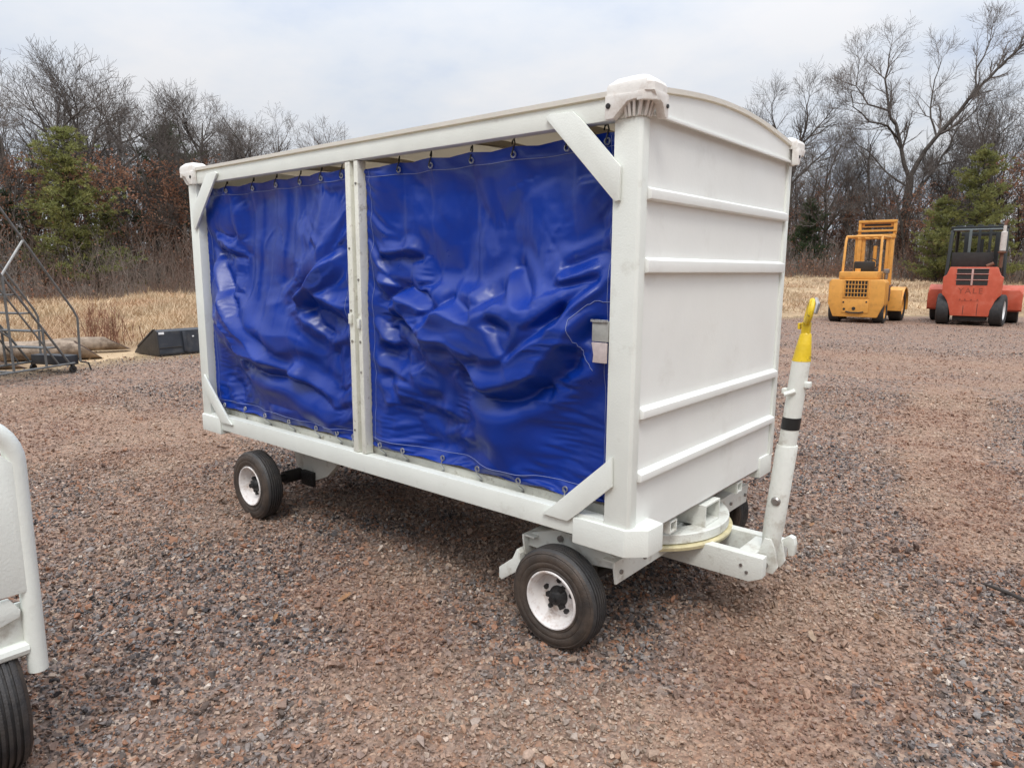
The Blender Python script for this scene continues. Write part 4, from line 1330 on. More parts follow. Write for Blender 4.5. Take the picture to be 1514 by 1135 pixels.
def pine_meshes(seed, H, width, mat, tiers=22, full=1.0, sparse=0.0):
    rng = np.random.default_rng(seed)
    segs, tips = [], []
    zs = np.linspace(0.08 * H, 0.985 * H, tiers)
    for z in zs:
        f = z / H
        prof = (1 - f) ** 0.58 * (0.55 + 0.45 * min(1, f / 0.22)) * (1 + 0.22 * math.sin(f * 17 + seed))
        for k in range(rng.integers(5, 8)):
            L = width / 2 * prof * rng.uniform(0.4, 1.25) + 0.10
            a = rng.uniform(0, 2 * PI)
            d = np.array([math.cos(a), math.sin(a), 0.30 * f + rng.uniform(-0.12, 0.15)])
            p = np.array([0, 0, z + rng.normal() * 0.12])
            n = max(2, int(L / 0.3))
            for i in range(n):
                d2 = norm(d + np.array([0, 0, 0.28 * i / n]) + rng.normal(size=3) * 0.08)
                q = p + d2 * (L / n)
                segs.append((*p, *q, 0.022 * (1 - i / n) + 0.006, 0.022 * (1 - (i + 1) / n) + 0.005))
                g = (i + 0.5) / n
                for _ in range(rng.poisson((5.0 if g > 0.35 else 2.0) * full)):
                    e = p + (q - p) * rng.random() + rng.normal(size=3) * np.array([0.16, 0.16, 0.07]) * (0.6 + 0.5 * (1 - f))
                    tips.append(np.array([*e, *norm(d2 + np.array([0, 0, 0.35]))]))
                p = q
    trunk_segs = []
    lean = rng.normal(size=2) * 0.01
    zz = np.linspace(-0.1, H, 12)
    for a, b in zip(zz[:-1], zz[1:]):
        trunk_segs.append((lean[0] * a, lean[1] * a, a, lean[0] * b, lean[1] * b, b, 0.085 * (1 - a / H) * H / 7 + 0.012, 0.085 * (1 - b / H) * H / 7 + 0.012))
    trunk = seg_mesh("trunk", [(trunk_segs, 8), (segs, 3)], M['bark_dark'])
    T = np.array(tips)
    n = len(T); m = 9
    dirs = T[:, None, 3:6] * 0.7 + rng.normal(size=(n, m, 3)) * 0.62
    dirs /= np.linalg.norm(dirs, axis=2)[..., None]
    Ln = rng.uniform(0.10, 0.19, (n, m))
    base = T[:, None, 0:3] + np.zeros((n, m, 3))
    tip = base + dirs * Ln[..., None]
    side = np.cross(dirs, rng.normal(size=(n, m, 3))); side /= np.linalg.norm(side, axis=2)[..., None] + 1e-9
    w = 0.017
    V = np.stack([base - side * w, base + side * w, tip], 2).reshape(-1, 3)
    F = np.arange(len(V)).reshape(-1, 3)
    return trunk, np_mesh("crown", V, F, mat)


FB = math.degrees(math.atan2(FWD.x, FWD.y))              # compass bearing of the view


def bearing(b, dist):
    """a spot seen from where the photographer stood: degrees right of the view, metres away"""
    t = math.radians(FB + b)
    x, y = CAM.x + dist * math.sin(t), CAM.y + dist * math.cos(t)
    return Vector((x, y, float(terrain(x, y))))


def plant(name, meshes, loc, label, cat, group=None, rz=0.0, s=1.0):
    t = empty(name, loc, rz)
    t.scale = (s, s, s) if isinstance(s, (int, float)) else s
    link_mesh("trunk", meshes[0], t)
    link_mesh("crown", meshes[1], t)
    tag(t, label, cat, group)
    return t


# ------------------------------------------------------------------ dry grass in the field
def tree_line(b):
    """distance of the wood's edge at a bearing"""
    return 34 + 13 * min(1, max(0, (b + 20) / 42.0))


def build_grass():
    rng = np.random.default_rng(9)
    n = 210000
    b = rng.uniform(-56, 56, n)
    t = np.radians(FB + b)
    lo = 11.5
    hi = np.interp(b, [-56, -20, 22, 56], [36, 36, 54, 54])
    r = lo * (hi / lo) ** rng.random(n)                      # denser where it is near
    X, Y = CAM.x + r * np.sin(t), CAM.y + r * np.cos(t)
    s = edge_dist(X, Y)
    keep = (s > -0.25 + 0.7 * rng.random(n) ** 2) & ~((s < 1.5) & (Y < 3.3) & (Y > -4) & (rng.random(n) < 0.93))
    X, Y, r, s = X[keep], Y[keep], r[keep], s[keep]
    n = len(X)
    Z = terrain(X, Y) - 0.01
    cl = np.sin(X * 1.7 + 2 * np.sin(Y * 0.8)) + np.sin(Y * 2.1 + X * 0.7) + 0.6 * np.sin(X * 5.1 + Y * 3.3)
    h = (0.20 + 0.085 * cl + rng.exponential(0.07, n)) * np.clip(0.35 + s * 0.3, 0.35, 1.25)
    h = np.clip(h * 0.62, 0.04, 0.6) * np.clip(1.25 - r / 60, 0.5, 1) * np.clip(0.45 + s * 0.13, 0.45, 1.1)
    lean = rng.normal(size=(n, 2)) * (0.55 * h)[:, None] + np.array([0.10, 0.04]) * h[:, None]
    a = rng.uniform(0, 2 * PI, n)
    w = rng.uniform(0.006, 0.016, n) * np.clip(r / 16, 0.8, 2.2)
    dx, dy = np.cos(a) * w, np.sin(a) * w
    V = np.stack([np.stack([X - dx, Y - dy, Z], -1), np.stack([X + dx, Y + dy, Z], -1), np.stack([X + lean[:, 0], Y + lean[:, 1], Z + h], -1)], 1).reshape(-1, 3)
    o = link_mesh("dry_grass", np_mesh("dry_grass", V, np.arange(3 * n).reshape(n, 3), M['straw']))
    tag(o, "pale tan dead grass covering the field beyond the yard", None, None, 'stuff')


build_grass()


# ------------------------------------------------------------------ undergrowth and the far wood, each one mass
def build_brush():
    rng = np.random.default_rng(31)
    n = 15000
    b = rng.uniform(-56, 56, n)
    tl = np.interp(b, [-60, -20, 22, 60], [31.0, 31.0, 47, 47])
    r = tl + rng.exponential(5.5, n) - 0.6
    t = np.radians(FB + b)
    X, Y = CAM.x + r * np.sin(t), CAM.y + r * np.cos(t)
    Z = terrain(X, Y) - 0.05
    depth = np.clip((r - tl) / 4.0, 0, 1)
    H = rng.uniform(0.6, 1.7, n) * np.where(b < 0, 0.45 + 1.35 * depth, 0.55 + 1.7 * depth)
    p = np.stack([X, Y, Z], -1)
    d = rng.normal(size=(n, 3)) * 0.17; d[:, 2] = 1
    d /= np.linalg.norm(d, axis=1)[:, None]
    mid = p + d * (H * 0.5)[:, None]
    d2 = d + rng.normal(size=(n, 3)) * 0.2; d2 /= np.linalg.norm(d2, axis=1)[:, None]
    tip = mid + d2 * (H * 0.5)[:, None]
    rad = rng.uniform(0.007, 0.020, n) * (0.7 + 0.8 * depth)
    S = [np.concatenate([p, mid, rad[:, None], rad[:, None] * 0.7], 1), np.concatenate([mid, tip, rad[:, None] * 0.7, rad[:, None] * 0.25 + 0.002], 1)]
    for k in range(5):
        f = rng.uniform(0.25, 1.0, n)[:, None]
        q = np.where(f < 0.5, p + (mid - p) * f * 2, mid + (tip - mid) * (f * 2 - 1))
        e = d + rng.normal(size=(n, 3)) * 0.55; e /= np.linalg.norm(e, axis=1)[:, None]
        w = q + e * (H * rng.uniform(0.15, 0.38, n))[:, None]
        S.append(np.concatenate([q, w, rad[:, None] * 0.45, rad[:, None] * 0.15 + 0.002], 1))
    V, F = tubes_np(np.vstack(S), 3)
    o = link_mesh("undergrowth", np_mesh("undergrowth", V, F, M['brush'], True))
    tag(o, "grey brown leafless brush at the foot of the wood", None, None, 'stuff')
    # rusty leaves still hanging in the brush
    pick = rng.integers(0, n, 40000)
    f = rng.uniform(0.3, 1.05, len(pick))[:, None]
    C = p[pick] + (tip[pick] - p[pick]) * f + rng.normal(size=(len(pick), 3)) * 0.22
    pat = np.sin(C[:, 0] * 0.37 + 1.1 * np.sin(C[:, 1] * 0.23)) + np.sin(C[:, 1] * 0.31 + 1.0) + rng.normal(size=len(C)) * 0.5
    C = C[pat > 0.25]
    V, F = leaf_quads(C, 0.065, rng)
    o = link_mesh("brown_leaves", np_mesh("brown_leaves", V, F, M['rust_leaf']))
    tag(o, "rusty dead leaves still hanging in the brush", None, None, 'stuff')


build_brush()


def build_far_wood():
    """simple far trees merged into one mass behind the trees one can tell apart, plus added ones out of view"""
    rng = np.random.default_rng(77)
    big, small = [], []
    for k in range(690):
        ahead = k < 290                                     # the rest: unseen trees added behind the camera, darkening what the curtains reflect
        b = rng.uniform(-58, 58) if ahead else rng.uniform(75, 285)
        tl = tree_line(b) if ahead else 17
        r = tl + 7 + rng.uniform(0, 1) ** 0.8 * (26 if ahead else 16)
        q = bearing(b, r)
        H = rng.uniform(5.0, 8.4) * (0.85 if b < 0 else 1.12) * (1.0 if ahead else 1.3)
        p = np.array([q.x, q.y, q.z - 0.1])
        d = norm(np.array([rng.normal() * 0.06, rng.normal() * 0.06, 1]))
        n = 5
        tw = 1.0 if ahead else 2.6  # twigs behind the camera thickened for darker reflections
        rad = rng.uniform(0.05, 0.12) * tw ** 0.5
        for i in range(n):
            d = norm(d + rng.normal(size=3) * 0.08)
            e = p + d * H * 0.8 / n
            big.append((*p, *e, rad * (1 - i / n * 0.8), rad * (1 - (i + 1) / n * 0.8)))
            if i >= 1:
                for _ in range(4):
                    a = norm(d + rng.normal(size=3) * 0.55 + np.array([0, 0, 0.2]))
                    L = H * rng.uniform(0.14, 0.28)
                    m = p + (e - p) * rng.random()
                    for j in range(3):
                        a = norm(a + rng.normal(size=3) * 0.15 + np.array([0, 0, 0.08]))
                        m2 = m + a * L / 3
                        small.append((*m, *m2, (0.028 - j * 0.007) * tw, (0.021 - j * 0.006) * tw))
                        for _ in range(5):
                            c = norm(a + rng.normal(size=3) * 0.5)
                            m3 = m2 + c * L * rng.uniform(0.2, 0.5)
                            small.append((*m2, *m3, 0.013 * tw, 0.006 * tw))
                        m = m2
            p = e
    o = link_mesh("far_wood", seg_mesh("far_wood", [(big, 5), (small, 3)], M['bark']))
    tag(o, "dense leafless wood closing the view behind the single trees", None, None, 'stuff')


build_far_wood()

# ------------------------------------------------------------------ trees one can tell apart
KINDS = [bare_tree_meshes(101, 12.0, 0.20, 'oak'), bare_tree_meshes(102, 12.0, 0.22, 'spread'), bare_tree_meshes(103, 12.0, 0.15, 'slim'),
         bare_tree_meshes(104, 12.0, 0.19, 'oak'), bare_tree_meshes(105, 12.0, 0.14, 'slim'), bare_tree_meshes(106, 12.0, 0.24, 'spread')]
# the big oak on the right: its limbs as they fork, x along the view's right, z up, metres
rt = Vector((RGT.x, RGT.y)).normalized()
fw = Vector((FWD.x, FWD.y)).normalized()


def limb(pts): return [(x * rt.x + y * fw.x, x * rt.y + y * fw.y, z) for x, y, z in pts]


BIG = [(0, limb([(0.2, 0, -0.3), (0.1, 0, 2.5), (0.1, 0, 5.0), (0.15, 0, 7.4)]), 0.38, 0.27),
       (1, limb([(0.15, 0, 7.2), (-0.5, 0.3, 9.3), (-0.9, 0.7, 11.3), (-1.5, 0.8, 12.3), (-1.9, 1.0, 14.6), (-1.6, 1.1, 17.0)]), 0.17, 0.03),
       (1, limb([(-0.7, 0.5, 10.2), (-2.0, -0.2, 11.0), (-3.6, -0.6, 11.2), (-5.0, -0.8, 12.2), (-5.3, -0.8, 13.2)]), 0.09, 0.02),
       (1, limb([(-1.5, 0.8, 12.3), (-2.8, 1.5, 12.9), (-3.7, 1.8, 14.3), (-3.5, 2.0, 16.2)]), 0.08, 0.02),
       (1, limb([(0.15, 0, 7.3), (1.0, -0.3, 9.3), (2.3, -0.8, 11.2), (3.8, -1.2, 13.4), (5.6, -1.6, 15.4), (7.4, -1.8, 17.3), (8.3, -1.8, 18.2)]), 0.19, 0.03),
       (1, limb([(1.6, -0.5, 10.2), (1.5, 0.5, 12.4), (1.9, 1.0, 14.6), (2.4, 1.2, 16.2)]), 0.09, 0.02),
       (1, limb([(3.8, -1.2, 13.4), (4.0, -0.6, 15.0), (4.9, -0.3, 16.8), (5.4, 0, 17.8)]), 0.08, 0.02),
       (1, limb([(0.2, 0, 5.6), (1.6, 0.8, 6.8), (3.0, 1.4, 8.4), (4.6, 2.0, 11.2), (6.4, 2.4, 13.0), (7.8, 2.6, 13.4)]), 0.12, 0.02),
       (1, limb([(0.15, 0, 6.6), (-1.4, 0.8, 7.9), (-2.6, 1.4, 9.5), (-3.6, 1.8, 10.2)]), 0.09, 0.02),
       (1, limb([(3.0, 1.4, 8.4), (4.8, 1.0, 8.8), (6.4, 0.8, 9.8)]), 0.07, 0.02)]
plant("bare_tree", bare_tree_meshes(201, 11.0, 0.42, 'oak', BIG), bearing(28.7, 53), "tallest bare tree, its heavy fork leaning right above both forklifts", "tree", None, 0, (0.84, 0.84, 0.85))
FORK = [(0, limb([(0, 0, -0.3), (0.1, 0, 4), (0.0, 0, 8.4)]), 0.26, 0.20),
        (1, limb([(0.0, 0, 8.2), (-0.7, 0.2, 10.0), (-1.3, 0.4, 12.4), (-1.8, 0.5, 14.6)]), 0.14, 0.03),
        (1, limb([(0.0, 0, 8.2), (0.4, -0.3, 10.2), (0.9, -0.5, 12.4), (1.0, -0.5, 15.0)]), 0.15, 0.03),
        (1, limb([(0.6, -0.3, 11.0), (1.8, -0.6, 12.4), (2.9, -0.8, 13.9)]), 0.10, 0.03),
        (1, limb([(0.05, 0, 7.6), (1.6, 0.6, 9.0), (3.0, 1.0, 10.3), (4.2, 1.2, 11.4)]), 0.11, 0.03),
        (1, limb([(-0.5, 0.2, 9.6), (-1.9, 0.4, 11.0), (-2.9, 0.6, 12.8)]), 0.09, 0.03)]
plant("bare_tree", bare_tree_meshes(202, 13.0, 0.3, 'oak', FORK), bearing(21.0, 54), "forked bare tree rising just behind the cart's right roof corner", "tree", None, 0, (0.80, 0.80, 0.78))

# (bearing, distance, kind, height, turn, label)
SINGLE = [(-34.5, 40, 1, 11.6, 0.4, "bare tree at the far left, limbs leaning over the rolling ladder"),
          (-31.0, 42, 3, 11.6, 1.9, "bare tree with upright forked limbs behind the left pine"),
          (-28.8, 40, 0, 11.2, 4.0, "bare tree standing between the left pine and the dark juniper"),
          (-23.0, 46, 5, 10.9, 2.6, "round crowned bare tree behind the cart's left roof corner"),
          (-25.8, 50, 1, 10.6, 5.1, "bare tree over the dark juniper, seen above the black bucket"),
          (-20.5, 52, 3, 9.8, 0.9, "lower bare tree whose twigs end at the cart's roof line"),
          (-12.4, 60, 1, 12.3, 3.3, "bare treetop showing farthest right above the long edge of the cart roof"),
          (24.6, 56, 0, 10.2, 1.2, "bare tree behind the yellow forklift, left of the tallest tree"),
          (33.6, 58, 5, 12.8, 2.2, "bare tree with bent limbs above the red forklift"),
          (36.6, 54, 3, 13.2, 4.4, "bare tree at the far right edge behind the red forklift")]
for b, r, k, H, rz, lab in SINGLE:
    plant("bare_tree", KINDS[k], bearing(b, r), lab, "tree", None, rz, H / 12.0 * (0.95 if b < 0 else 0.92))
rng = np.random.default_rng(404)
FILL = []
for k in range(34):
    f = (k + rng.uniform(0.1, 0.9)) / 34
    b = -38 + 40 * f if f < 0.5 else 19 + 40 * (f - 0.5)
    FILL.append((b, tree_line(b) + rng.uniform(1.5, 12), int(rng.choice([0, 2, 2, 3, 4, 4])), rng.uniform(6.2, 9.3) * (1.0 if b < 0 else 1.12), rng.uniform(0, 6.28)))
for b, r, k, H, rz in FILL:
    plant("bare_tree", KINDS[k], bearing(b, r), "slender grey leafless tree crowded in the edge of the wood", "tree", "slender trees along the edge of the wood", rz, H / 12.0)

PINE_A = pine_meshes(301, 7.0, 4.9, M['needle'], 26, 1.5)
PINE_B = pine_meshes(302, 6.4, 5.2, M['needle'], 24, 1.6)
PINE_C = pine_meshes(303, 5.0, 3.4, M['needle_dark'], 20, 1.6)
plant("pine_tree", PINE_A, bearing(-31.8, 35.0), "tall green pine at left behind the rolling ladder", "pine tree", None, 0.3, (1.12, 1.12, 0.95))
plant("pine_tree", PINE_C, bearing(-25.6, 42), "dark evergreen behind the left end of the cart", "evergreen", None, 0.9, 1.5)
plant("pine_tree", PINE_B, bearing(33.0, 46), "bushy green pine right behind the red forklift", "pine tree", None, 2.0, 1.1)
plant("pine_tree", PINE_B, bearing(31.0, 46.5), "lower yellow green pine between the two forklifts", "pine tree", None, 4.0, (0.75, 0.75, 0.72))
plant("pine_tree", PINE_C, bearing(22.6, 50), "dark evergreen beside the right edge of the cart", "evergreen", None, 2.2, 0.95)
plant("pine_tree", PINE_C, bearing(-35.4, 37.5), "small pine half cut off at the left edge", "pine tree", None, 3.0, 0.85)
plant("pine_tree", PINE_B, bearing(-29.6, 37), "low olive green pine right of the tall left pine", "pine tree", None, 5.0, (0.62, 0.62, 0.55))

OAKS = [leafy_oak_meshes(501, 5.2), leafy_oak_meshes(502, 4.6), leafy_oak_meshes(503, 5.8)]
OAK_AT = [(-35.8, 36, 0, 1.0, "young oak with rusty leaves at the left edge, behind the ladder's handrail"),
          (-33.8, 41, 2, 0.9, "young oak with rusty leaves between the left edge and the tallest left pine"),
          (-30.0, 40, 1, 1.05, "young oak with rusty leaves half hidden by the tallest left pine"),
          (-27.8, 36.5, 2, 0.92, "young oak with rusty leaves right of the left pines, above the weed stalks"),
          (-25.2, 38, 1, 1.1, "young oak with rusty leaves below the dark evergreen, above the black bucket"),
          (-23.2, 37, 0, 0.95, "young oak with rusty leaves cut off by the cart's left corner post"),
          (22.6, 56, 2, 1.05, "young oak with rusty leaves nearest the cart's right edge"),
          (24.0, 51, 1, 0.95, "young oak with rusty leaves just left of the yellow forklift"),
          (25.9, 53, 0, 0.95, "young oak with rusty leaves seen through the yellow forklift's overhead guard"),
          (27.8, 54, 2, 0.85, "young oak with rusty leaves right of the yellow forklift's mast head"),
          (29.8, 52, 1, 1.12, "young oak with rusty leaves filling the gap between the two forklifts"),
          (31.6, 55, 0, 1.05, "young oak with rusty leaves above the red forklift's left cab post"),
          (35.2, 52, 2, 1.12, "young oak with rusty leaves right of the pale exhaust stack"),
          (36.6, 50, 0, 1.0, "young oak with rusty leaves cut off by the right edge")]
for i, (b, r, k, s, lab) in enumerate(OAK_AT):
    plant("young_oak", OAKS[k], bearing(b, r), lab, "tree", "young oaks with rusty leaves", 0.7 * i, s)

# reddish weed stalks in the grass by the logs
rng = np.random.default_rng(61)
segs = []
for k in range(46):
    p = np.array([rng.normal() * 0.25, rng.normal() * 0.22, -0.02])
    d = norm(np.array([rng.normal() * 0.18, rng.normal() * 0.18, 1]))
    L = rng.uniform(0.4, 0.95)
    for i in range(3):
        d = norm(d + rng.normal(size=3) * 0.1)
        q = p + d * L / 3
        segs.append((*p, *q, 0.007 - i * 0.0015, 0.0055 - i * 0.0015))
        if i:
            for _ in range(3):
                e = norm(d + rng.normal(size=3) * 0.5); w = p + e * rng.uniform(0.1, 0.25)
                segs.append((*p, *w, 0.004, 0.002))
        p = q
M['redstalk'] = simple("reddish_stalks", (0.24, 0.115, 0.07), 0.85, var=0.3, scale=4)
wd = link_mesh("weed_clump", seg_mesh("weed_clump", [(segs, 4)], M['redstalk']), None, bearing(-30.4, 15.4))
tag(wd, "clump of thin reddish weed stalks standing in the dry grass beyond the logs", "weeds")

# ------------------------------------------------------------------ logs
M['logbark'] = simple("weathered_log", (0.30, 0.235, 0.18), 0.9, var=0.35, scale=5, dirt=(0.11, 0.08, 0.06), dirt_amt=0.8, dscale=4, dlo=0.45, dhi=0.6, bump=0.7, bscale=20, spec=0.15)
M['logend'] = simple("sawn_log_end", (0.065, 0.042, 0.034), 0.9, var=0.3, scale=12, spec=0.1)
ldir = Vector((-0.285, -0.958, 0)).normalized()


def log(start, length, r, label, seed, tilt=0.0):
    rg = np.random.default_rng(seed)
    b = MB()
    n, m = 14, 18
    side = Vector((-ldir.y, ldir.x, 0))
    rings = []
    for i in range(n + 1):
        c = ldir * (length * i / n) + side * (0.03 * math.sin(i * 0.8 + seed)) + Vector((0, 0, r * (1 + 0.1 * math.sin(i * 0.6))))
        ring = []
        for k in range(m):
            t = 2 * PI * k / m
            rr = r * (1 - 0.012 * i) * (1 + 0.06 * math.sin(3 * t + seed) + 0.05 * math.sin(7 * t + 0.4 * i) + 0.05 * rg.normal())
            ring.append(b.bm.verts.new(c + side * rr * math.cos(t) + Vector((0, 0, rr * math.sin(t))) + ldir * ((0.20 * math.sin(t)) if i == 0 else 0)))
        rings.append(ring)
    for A, B in zip(rings[:-1], rings[1:]):
        for k in range(m):
            b.bm.faces.new((A[k], A[(k + 1) % m], B[(k + 1) % m], B[k]))
    e0 = [v.co.copy() for v in rings[0]]; e1 = [v.co.copy() for v in rings[-1]]
    t = empty("log", start)
    b.build("bark", M['logbark'], t, 60)
    b = MB(); b.quads([tuple(v) for v in e0] + [tuple(v) for v in e1], [list(range(m)), list(range(m, 2 * m))[::-1]]); b.build("cut_end", M['logend'], t, 0)
    tag(t, label, "log")


log(Vector((-11.55, 2.18, 0.0)), 4.2, 0.155, "thickest log with a dark slanted sawn end behind the ladder's foot", 1)
log(Vector((-11.15, 1.0, -0.01)), 3.4, 0.075, "thin pale log lying nearest the rolling ladder's legs", 2)
log(Vector((-12.35, 2.95, 0.02)), 3.2, 0.12, "farther log whose end sticks out right of the others", 3)
log(Vector((-12.0, 1.7, 0.0)), 3.6, 0.15, "log in the middle of the pile behind the ladder's steps", 4)

# ------------------------------------------------------------------ loader bucket
M['bucket'] = simple("black_bucket_paint", (0.030, 0.034, 0.043), 0.40, var=0.2, scale=4, dirt=(0.11, 0.10, 0.09), dirt_amt=0.5, dscale=6, dlo=0.5, dhi=0.75, bump=0.15)
M['bucket_side'] = simple("dusty_bucket_side", (0.045, 0.038, 0.032), 0.6, var=0.3, scale=6, bump=0.2)
M['sticker'] = simple("white_sticker", (0.75, 0.75, 0.75), 0.5)
bk = empty("loader_bucket", (-10.96, 3.06, 0.0), math.radians(93.4))
tag(bk, "black steel loader bucket lying on the gravel left of the cart", "loader bucket")
BL = 1.95
prof = [(0.0, 0.02), (0.055, 0.42), (0.11, 0.455), (0.135, 0.44), (0.10, 0.40), (0.05, 0.05), (0.80, 0.035), (0.80, 0.012)]
b = MB(); b.prism([(y, z) for y, z in prof], 'yz', 0.02, BL - 0.02, 0.0); b.build("shell", M['bucket'], bk)
for x in (0.0, BL - 0.02):
    b = MB(); b.prism([(0.0, 0.012), (0.055, 0.43), (0.11, 0.465), (0.16, 0.455), (0.72, 0.14), (0.86, 0.03), (0.86, 0.008)], 'yz', x, x + 0.019, 0.003); b.build("side_plate", M['bucket_side'], bk)
    b = MB(); b.prism([(0.12, 0.467), (0.165, 0.4565), (0.735, 0.142), (0.72, 0.12), (0.16, 0.435)], 'yz', x - 0.012, x + 0.031, 0.002); b.build("edge_strip", M['bucket'], bk)
for x in (0.44, 1.2, 1.6):
    b = MB(); b.prism([(-0.035, 0.06), (0.015, 0.41), (0.054, 0.40), (0.003, 0.05)], 'yz', x, x + 0.055, 0.003); b.build("mount_rib", M['bucket'], bk)
b = MB(); b.box((0.02, 0.0, 0.145), (0.42, 0.016, 0.153)); b.build("weld_seam", M['bucket_side'], bk)
b = MB(); b.box((0.02, -0.012, 0.012), (BL - 0.02, 0.001, 0.05), 0.003); b.build("heel_strip", M['black'], bk)
b = MB(); b.prism([(0.0405, 0.375), (0.046, 0.412), (0.044, 0.4124), (0.0385, 0.3754)], 'yz', 0.035, 0.13); b.build("sticker", M['sticker'], bk, 0)
b = MB(); b.prism([(0.031, 0.30), (0.034, 0.322), (0.030, 0.3224), (0.027, 0.3004)], 'yz', 0.62, 0.655); b.build("sticker", M['sticker'], bk, 0)

# ------------------------------------------------------------------ rolling ladder
M['ladder'] = simple("grey_ladder_tube", (0.16, 0.165, 0.165), 0.45, metal=0.25, var=0.2, scale=12, dirt=(0.13, 0.085, 0.05), dirt_amt=0.6, dscale=10)
M['ladder_pale'] = simple("worn_pale_tube", (0.34, 0.34, 0.33), 0.45, metal=0.2, var=0.15, scale=12)
ld = empty("rolling_ladder", (-10.02, 1.47, 0), math.radians(-153.6))
tag(ld, "grey steel rolling ladder with handrails, cut off at the left edge", "rolling ladder")
WL, SL, RUN = 0.70, 1.40, 1.75                           # width, rise over run, horizontal run
TR = 0.016
ZT = 0.16 + (RUN - 0.1) * SL
for x in (0.0, WL):
    b = MB(); b.tube([(x, 0.10, 0.16), (x, RUN, ZT)], TR, 8); b.build("stringer", M['ladder'], ld)
    b = MB(); b.tube([(x, 0.27, 0.16), (x, RUN, ZT - 0.17 * SL)], TR * 0.8, 8); b.build("stringer", M['ladder'], ld)
    b = MB(); b.tube([(x, -0.10, 0.15), (x, -0.12, 0.78), (x, -0.06, 0.90), (x, RUN - 0.1, 0.90 + (RUN - 0.04) * SL), (x, RUN + 0.05, ZT + 1.0), (x, RUN + 0.8, ZT + 1.02)], TR, 8); b.build("handrail", M['ladder'], ld)
    b = MB(); b.tube([(x, 0.62, 0.90 + 0.68 * SL), (x, 0.98, 0.16 + 0.88 * SL)], TR, 8); b.build("rail_strut", M['ladder_pale'], ld)
    b = MB(); b.tube([(x, 1.40, 0.90 + 1.46 * SL), (x, 1.70, ZT - 0.05 * SL)], TR, 8); b.build("rail_strut", M['ladder_pale'], ld)
    b = MB(); b.tube([(x, 0.46, 0.14), (x, 0.47, 0.16 + 0.37 * SL)], TR, 8); b.build("support_leg", M['ladder'], ld)
    b = MB(); b.tube([(x, 0.95, 0.13), (x, 0.97, 0.16 + 0.87 * SL)], TR, 8); b.build("support_leg", M['ladder'], ld)
    b = MB(); b.tube([(x, RUN, 0.13), (x, RUN, ZT)], TR, 8); b.build("support_leg", M['ladder'], ld)
    b = MB(); b.tube([(x, 0.0, 0.14), (x, RUN + 0.65, 0.13)], TR, 8); b.build("base_rail", M['ladder'], ld)
    b = MB(); b.tube([(x, RUN + 0.65, 0.13), (x, RUN + 0.8, ZT)], TR, 8); b.build("support_leg", M['ladder'], ld)
    b = MB(); b.tube([(x, 0.97, 0.60), (x, RUN, 1.20)], TR * 0.8, 8); b.build("side_brace", M['ladder'], ld)
    for y in (0.02, RUN + 0.6):
        b = MB(); b.lathe([(-0.016, 0.012), (-0.016, 0.05), (0.016, 0.05), (0.016, 0.012)], (x, y + 0.02, 0.055), 'x', 16); b.build("caster", M['black'], ld)
        b = MB(); b.box((x - 0.022, y, 0.06), (x + 0.022, y + 0.04, 0.125), 0.003); b.build("caster_fork", M['black'], ld)
for k in range(9):
    z = 0.40 + k * 0.25; y = 0.10 + (z - 0.16) / SL
    b = MB(); b.box((0.017, y - 0.03, z - 0.018), (WL - 0.017, y + 0.15, z), 0.004); b.build("step", M['ladder'], ld)
b = MB(); b.box((0.0, RUN, ZT), (WL, RUN + 0.8, ZT + 0.03), 0.004); b.build("platform", M['ladder'], ld)
b = MB(); b.box((0.03, -0.10, 0.11), (WL - 0.03, 0.09, 0.25), 0.006); b.build("bottom_step_box", M['bucket'], ld)
for x0, x1 in ((0.13, 0.18), (0.24, 0.29), (0.40, 0.55)):
    b = MB(); b.box((x0, -0.104, 0.165), (x1, -0.1012, 0.195)); b.build("label_plate", M['sticker'], ld, 0)
b = MB(); b.tube([(0.0, -0.10, 0.15), (-0.02, -0.15, 0.135), (-0.05, -0.19, 0.12), (-0.07, -0.21, 0.012)], 0.012, 8); b.build("brake_pedal", M['black'], ld)
for y in (0.95, RUN + 0.6):
    b = MB(); b.tube([(0.0, y, 0.135), (WL, y, 0.135)], TR, 8); b.build("cross_rail", M['ladder'], ld)

# ------------------------------------------------------------------ forklifts
M['fork_yellow'] = simple("faded_yellow_paint", (0.68, 0.325, 0.065), 0.5, var=0.1, scale=4, dirt=(0.26, 0.12, 0.04), dirt_amt=0.55, dscale=5, dlo=0.52, dhi=0.75, bump=0.15)
M['fork_orange'] = simple("faded_red_orange_paint", (0.50, 0.088, 0.042), 0.55, var=0.14, scale=4, dirt=(0.48, 0.20, 0.14), dirt_amt=0.5, dscale=4, dlo=0.5, dhi=0.75, bump=0.15)
M['fork_pale'] = simple("sun_bleached_edge", (0.52, 0.34, 0.30), 0.6, var=0.1, scale=8)
M['fork_dark'] = simple("dark_machinery", (0.020, 0.018, 0.016), 0.6, var=0.3, scale=10)
M['cab'] = simple("dark_cab_steel", (0.014, 0.017, 0.017), 0.5, var=0.2, scale=8)
M['cab_edge'] = simple("worn_cab_edge", (0.10, 0.12, 0.12), 0.5)
M['tyre'] = simple("grey_black_tyre", (0.030, 0.030, 0.031), 0.75, var=0.25, scale=10, dirt=(0.10, 0.085, 0.07), dirt_amt=0.4, dscale=8, bump=0.2)
M['rust'] = simple("rusty_pipe", (0.13, 0.06, 0.035), 0.8, var=0.3, scale=12)
M['stack'] = simple("pale_exhaust_stack", (0.58, 0.54, 0.50), 0.5, var=0.15, scale=8, dirt=(0.3, 0.2, 0.14), dirt_amt=0.5)
M['letter'] = simple("faded_lettering", (0.27, 0.062, 0.034), 0.7, var=0.3, scale=30)


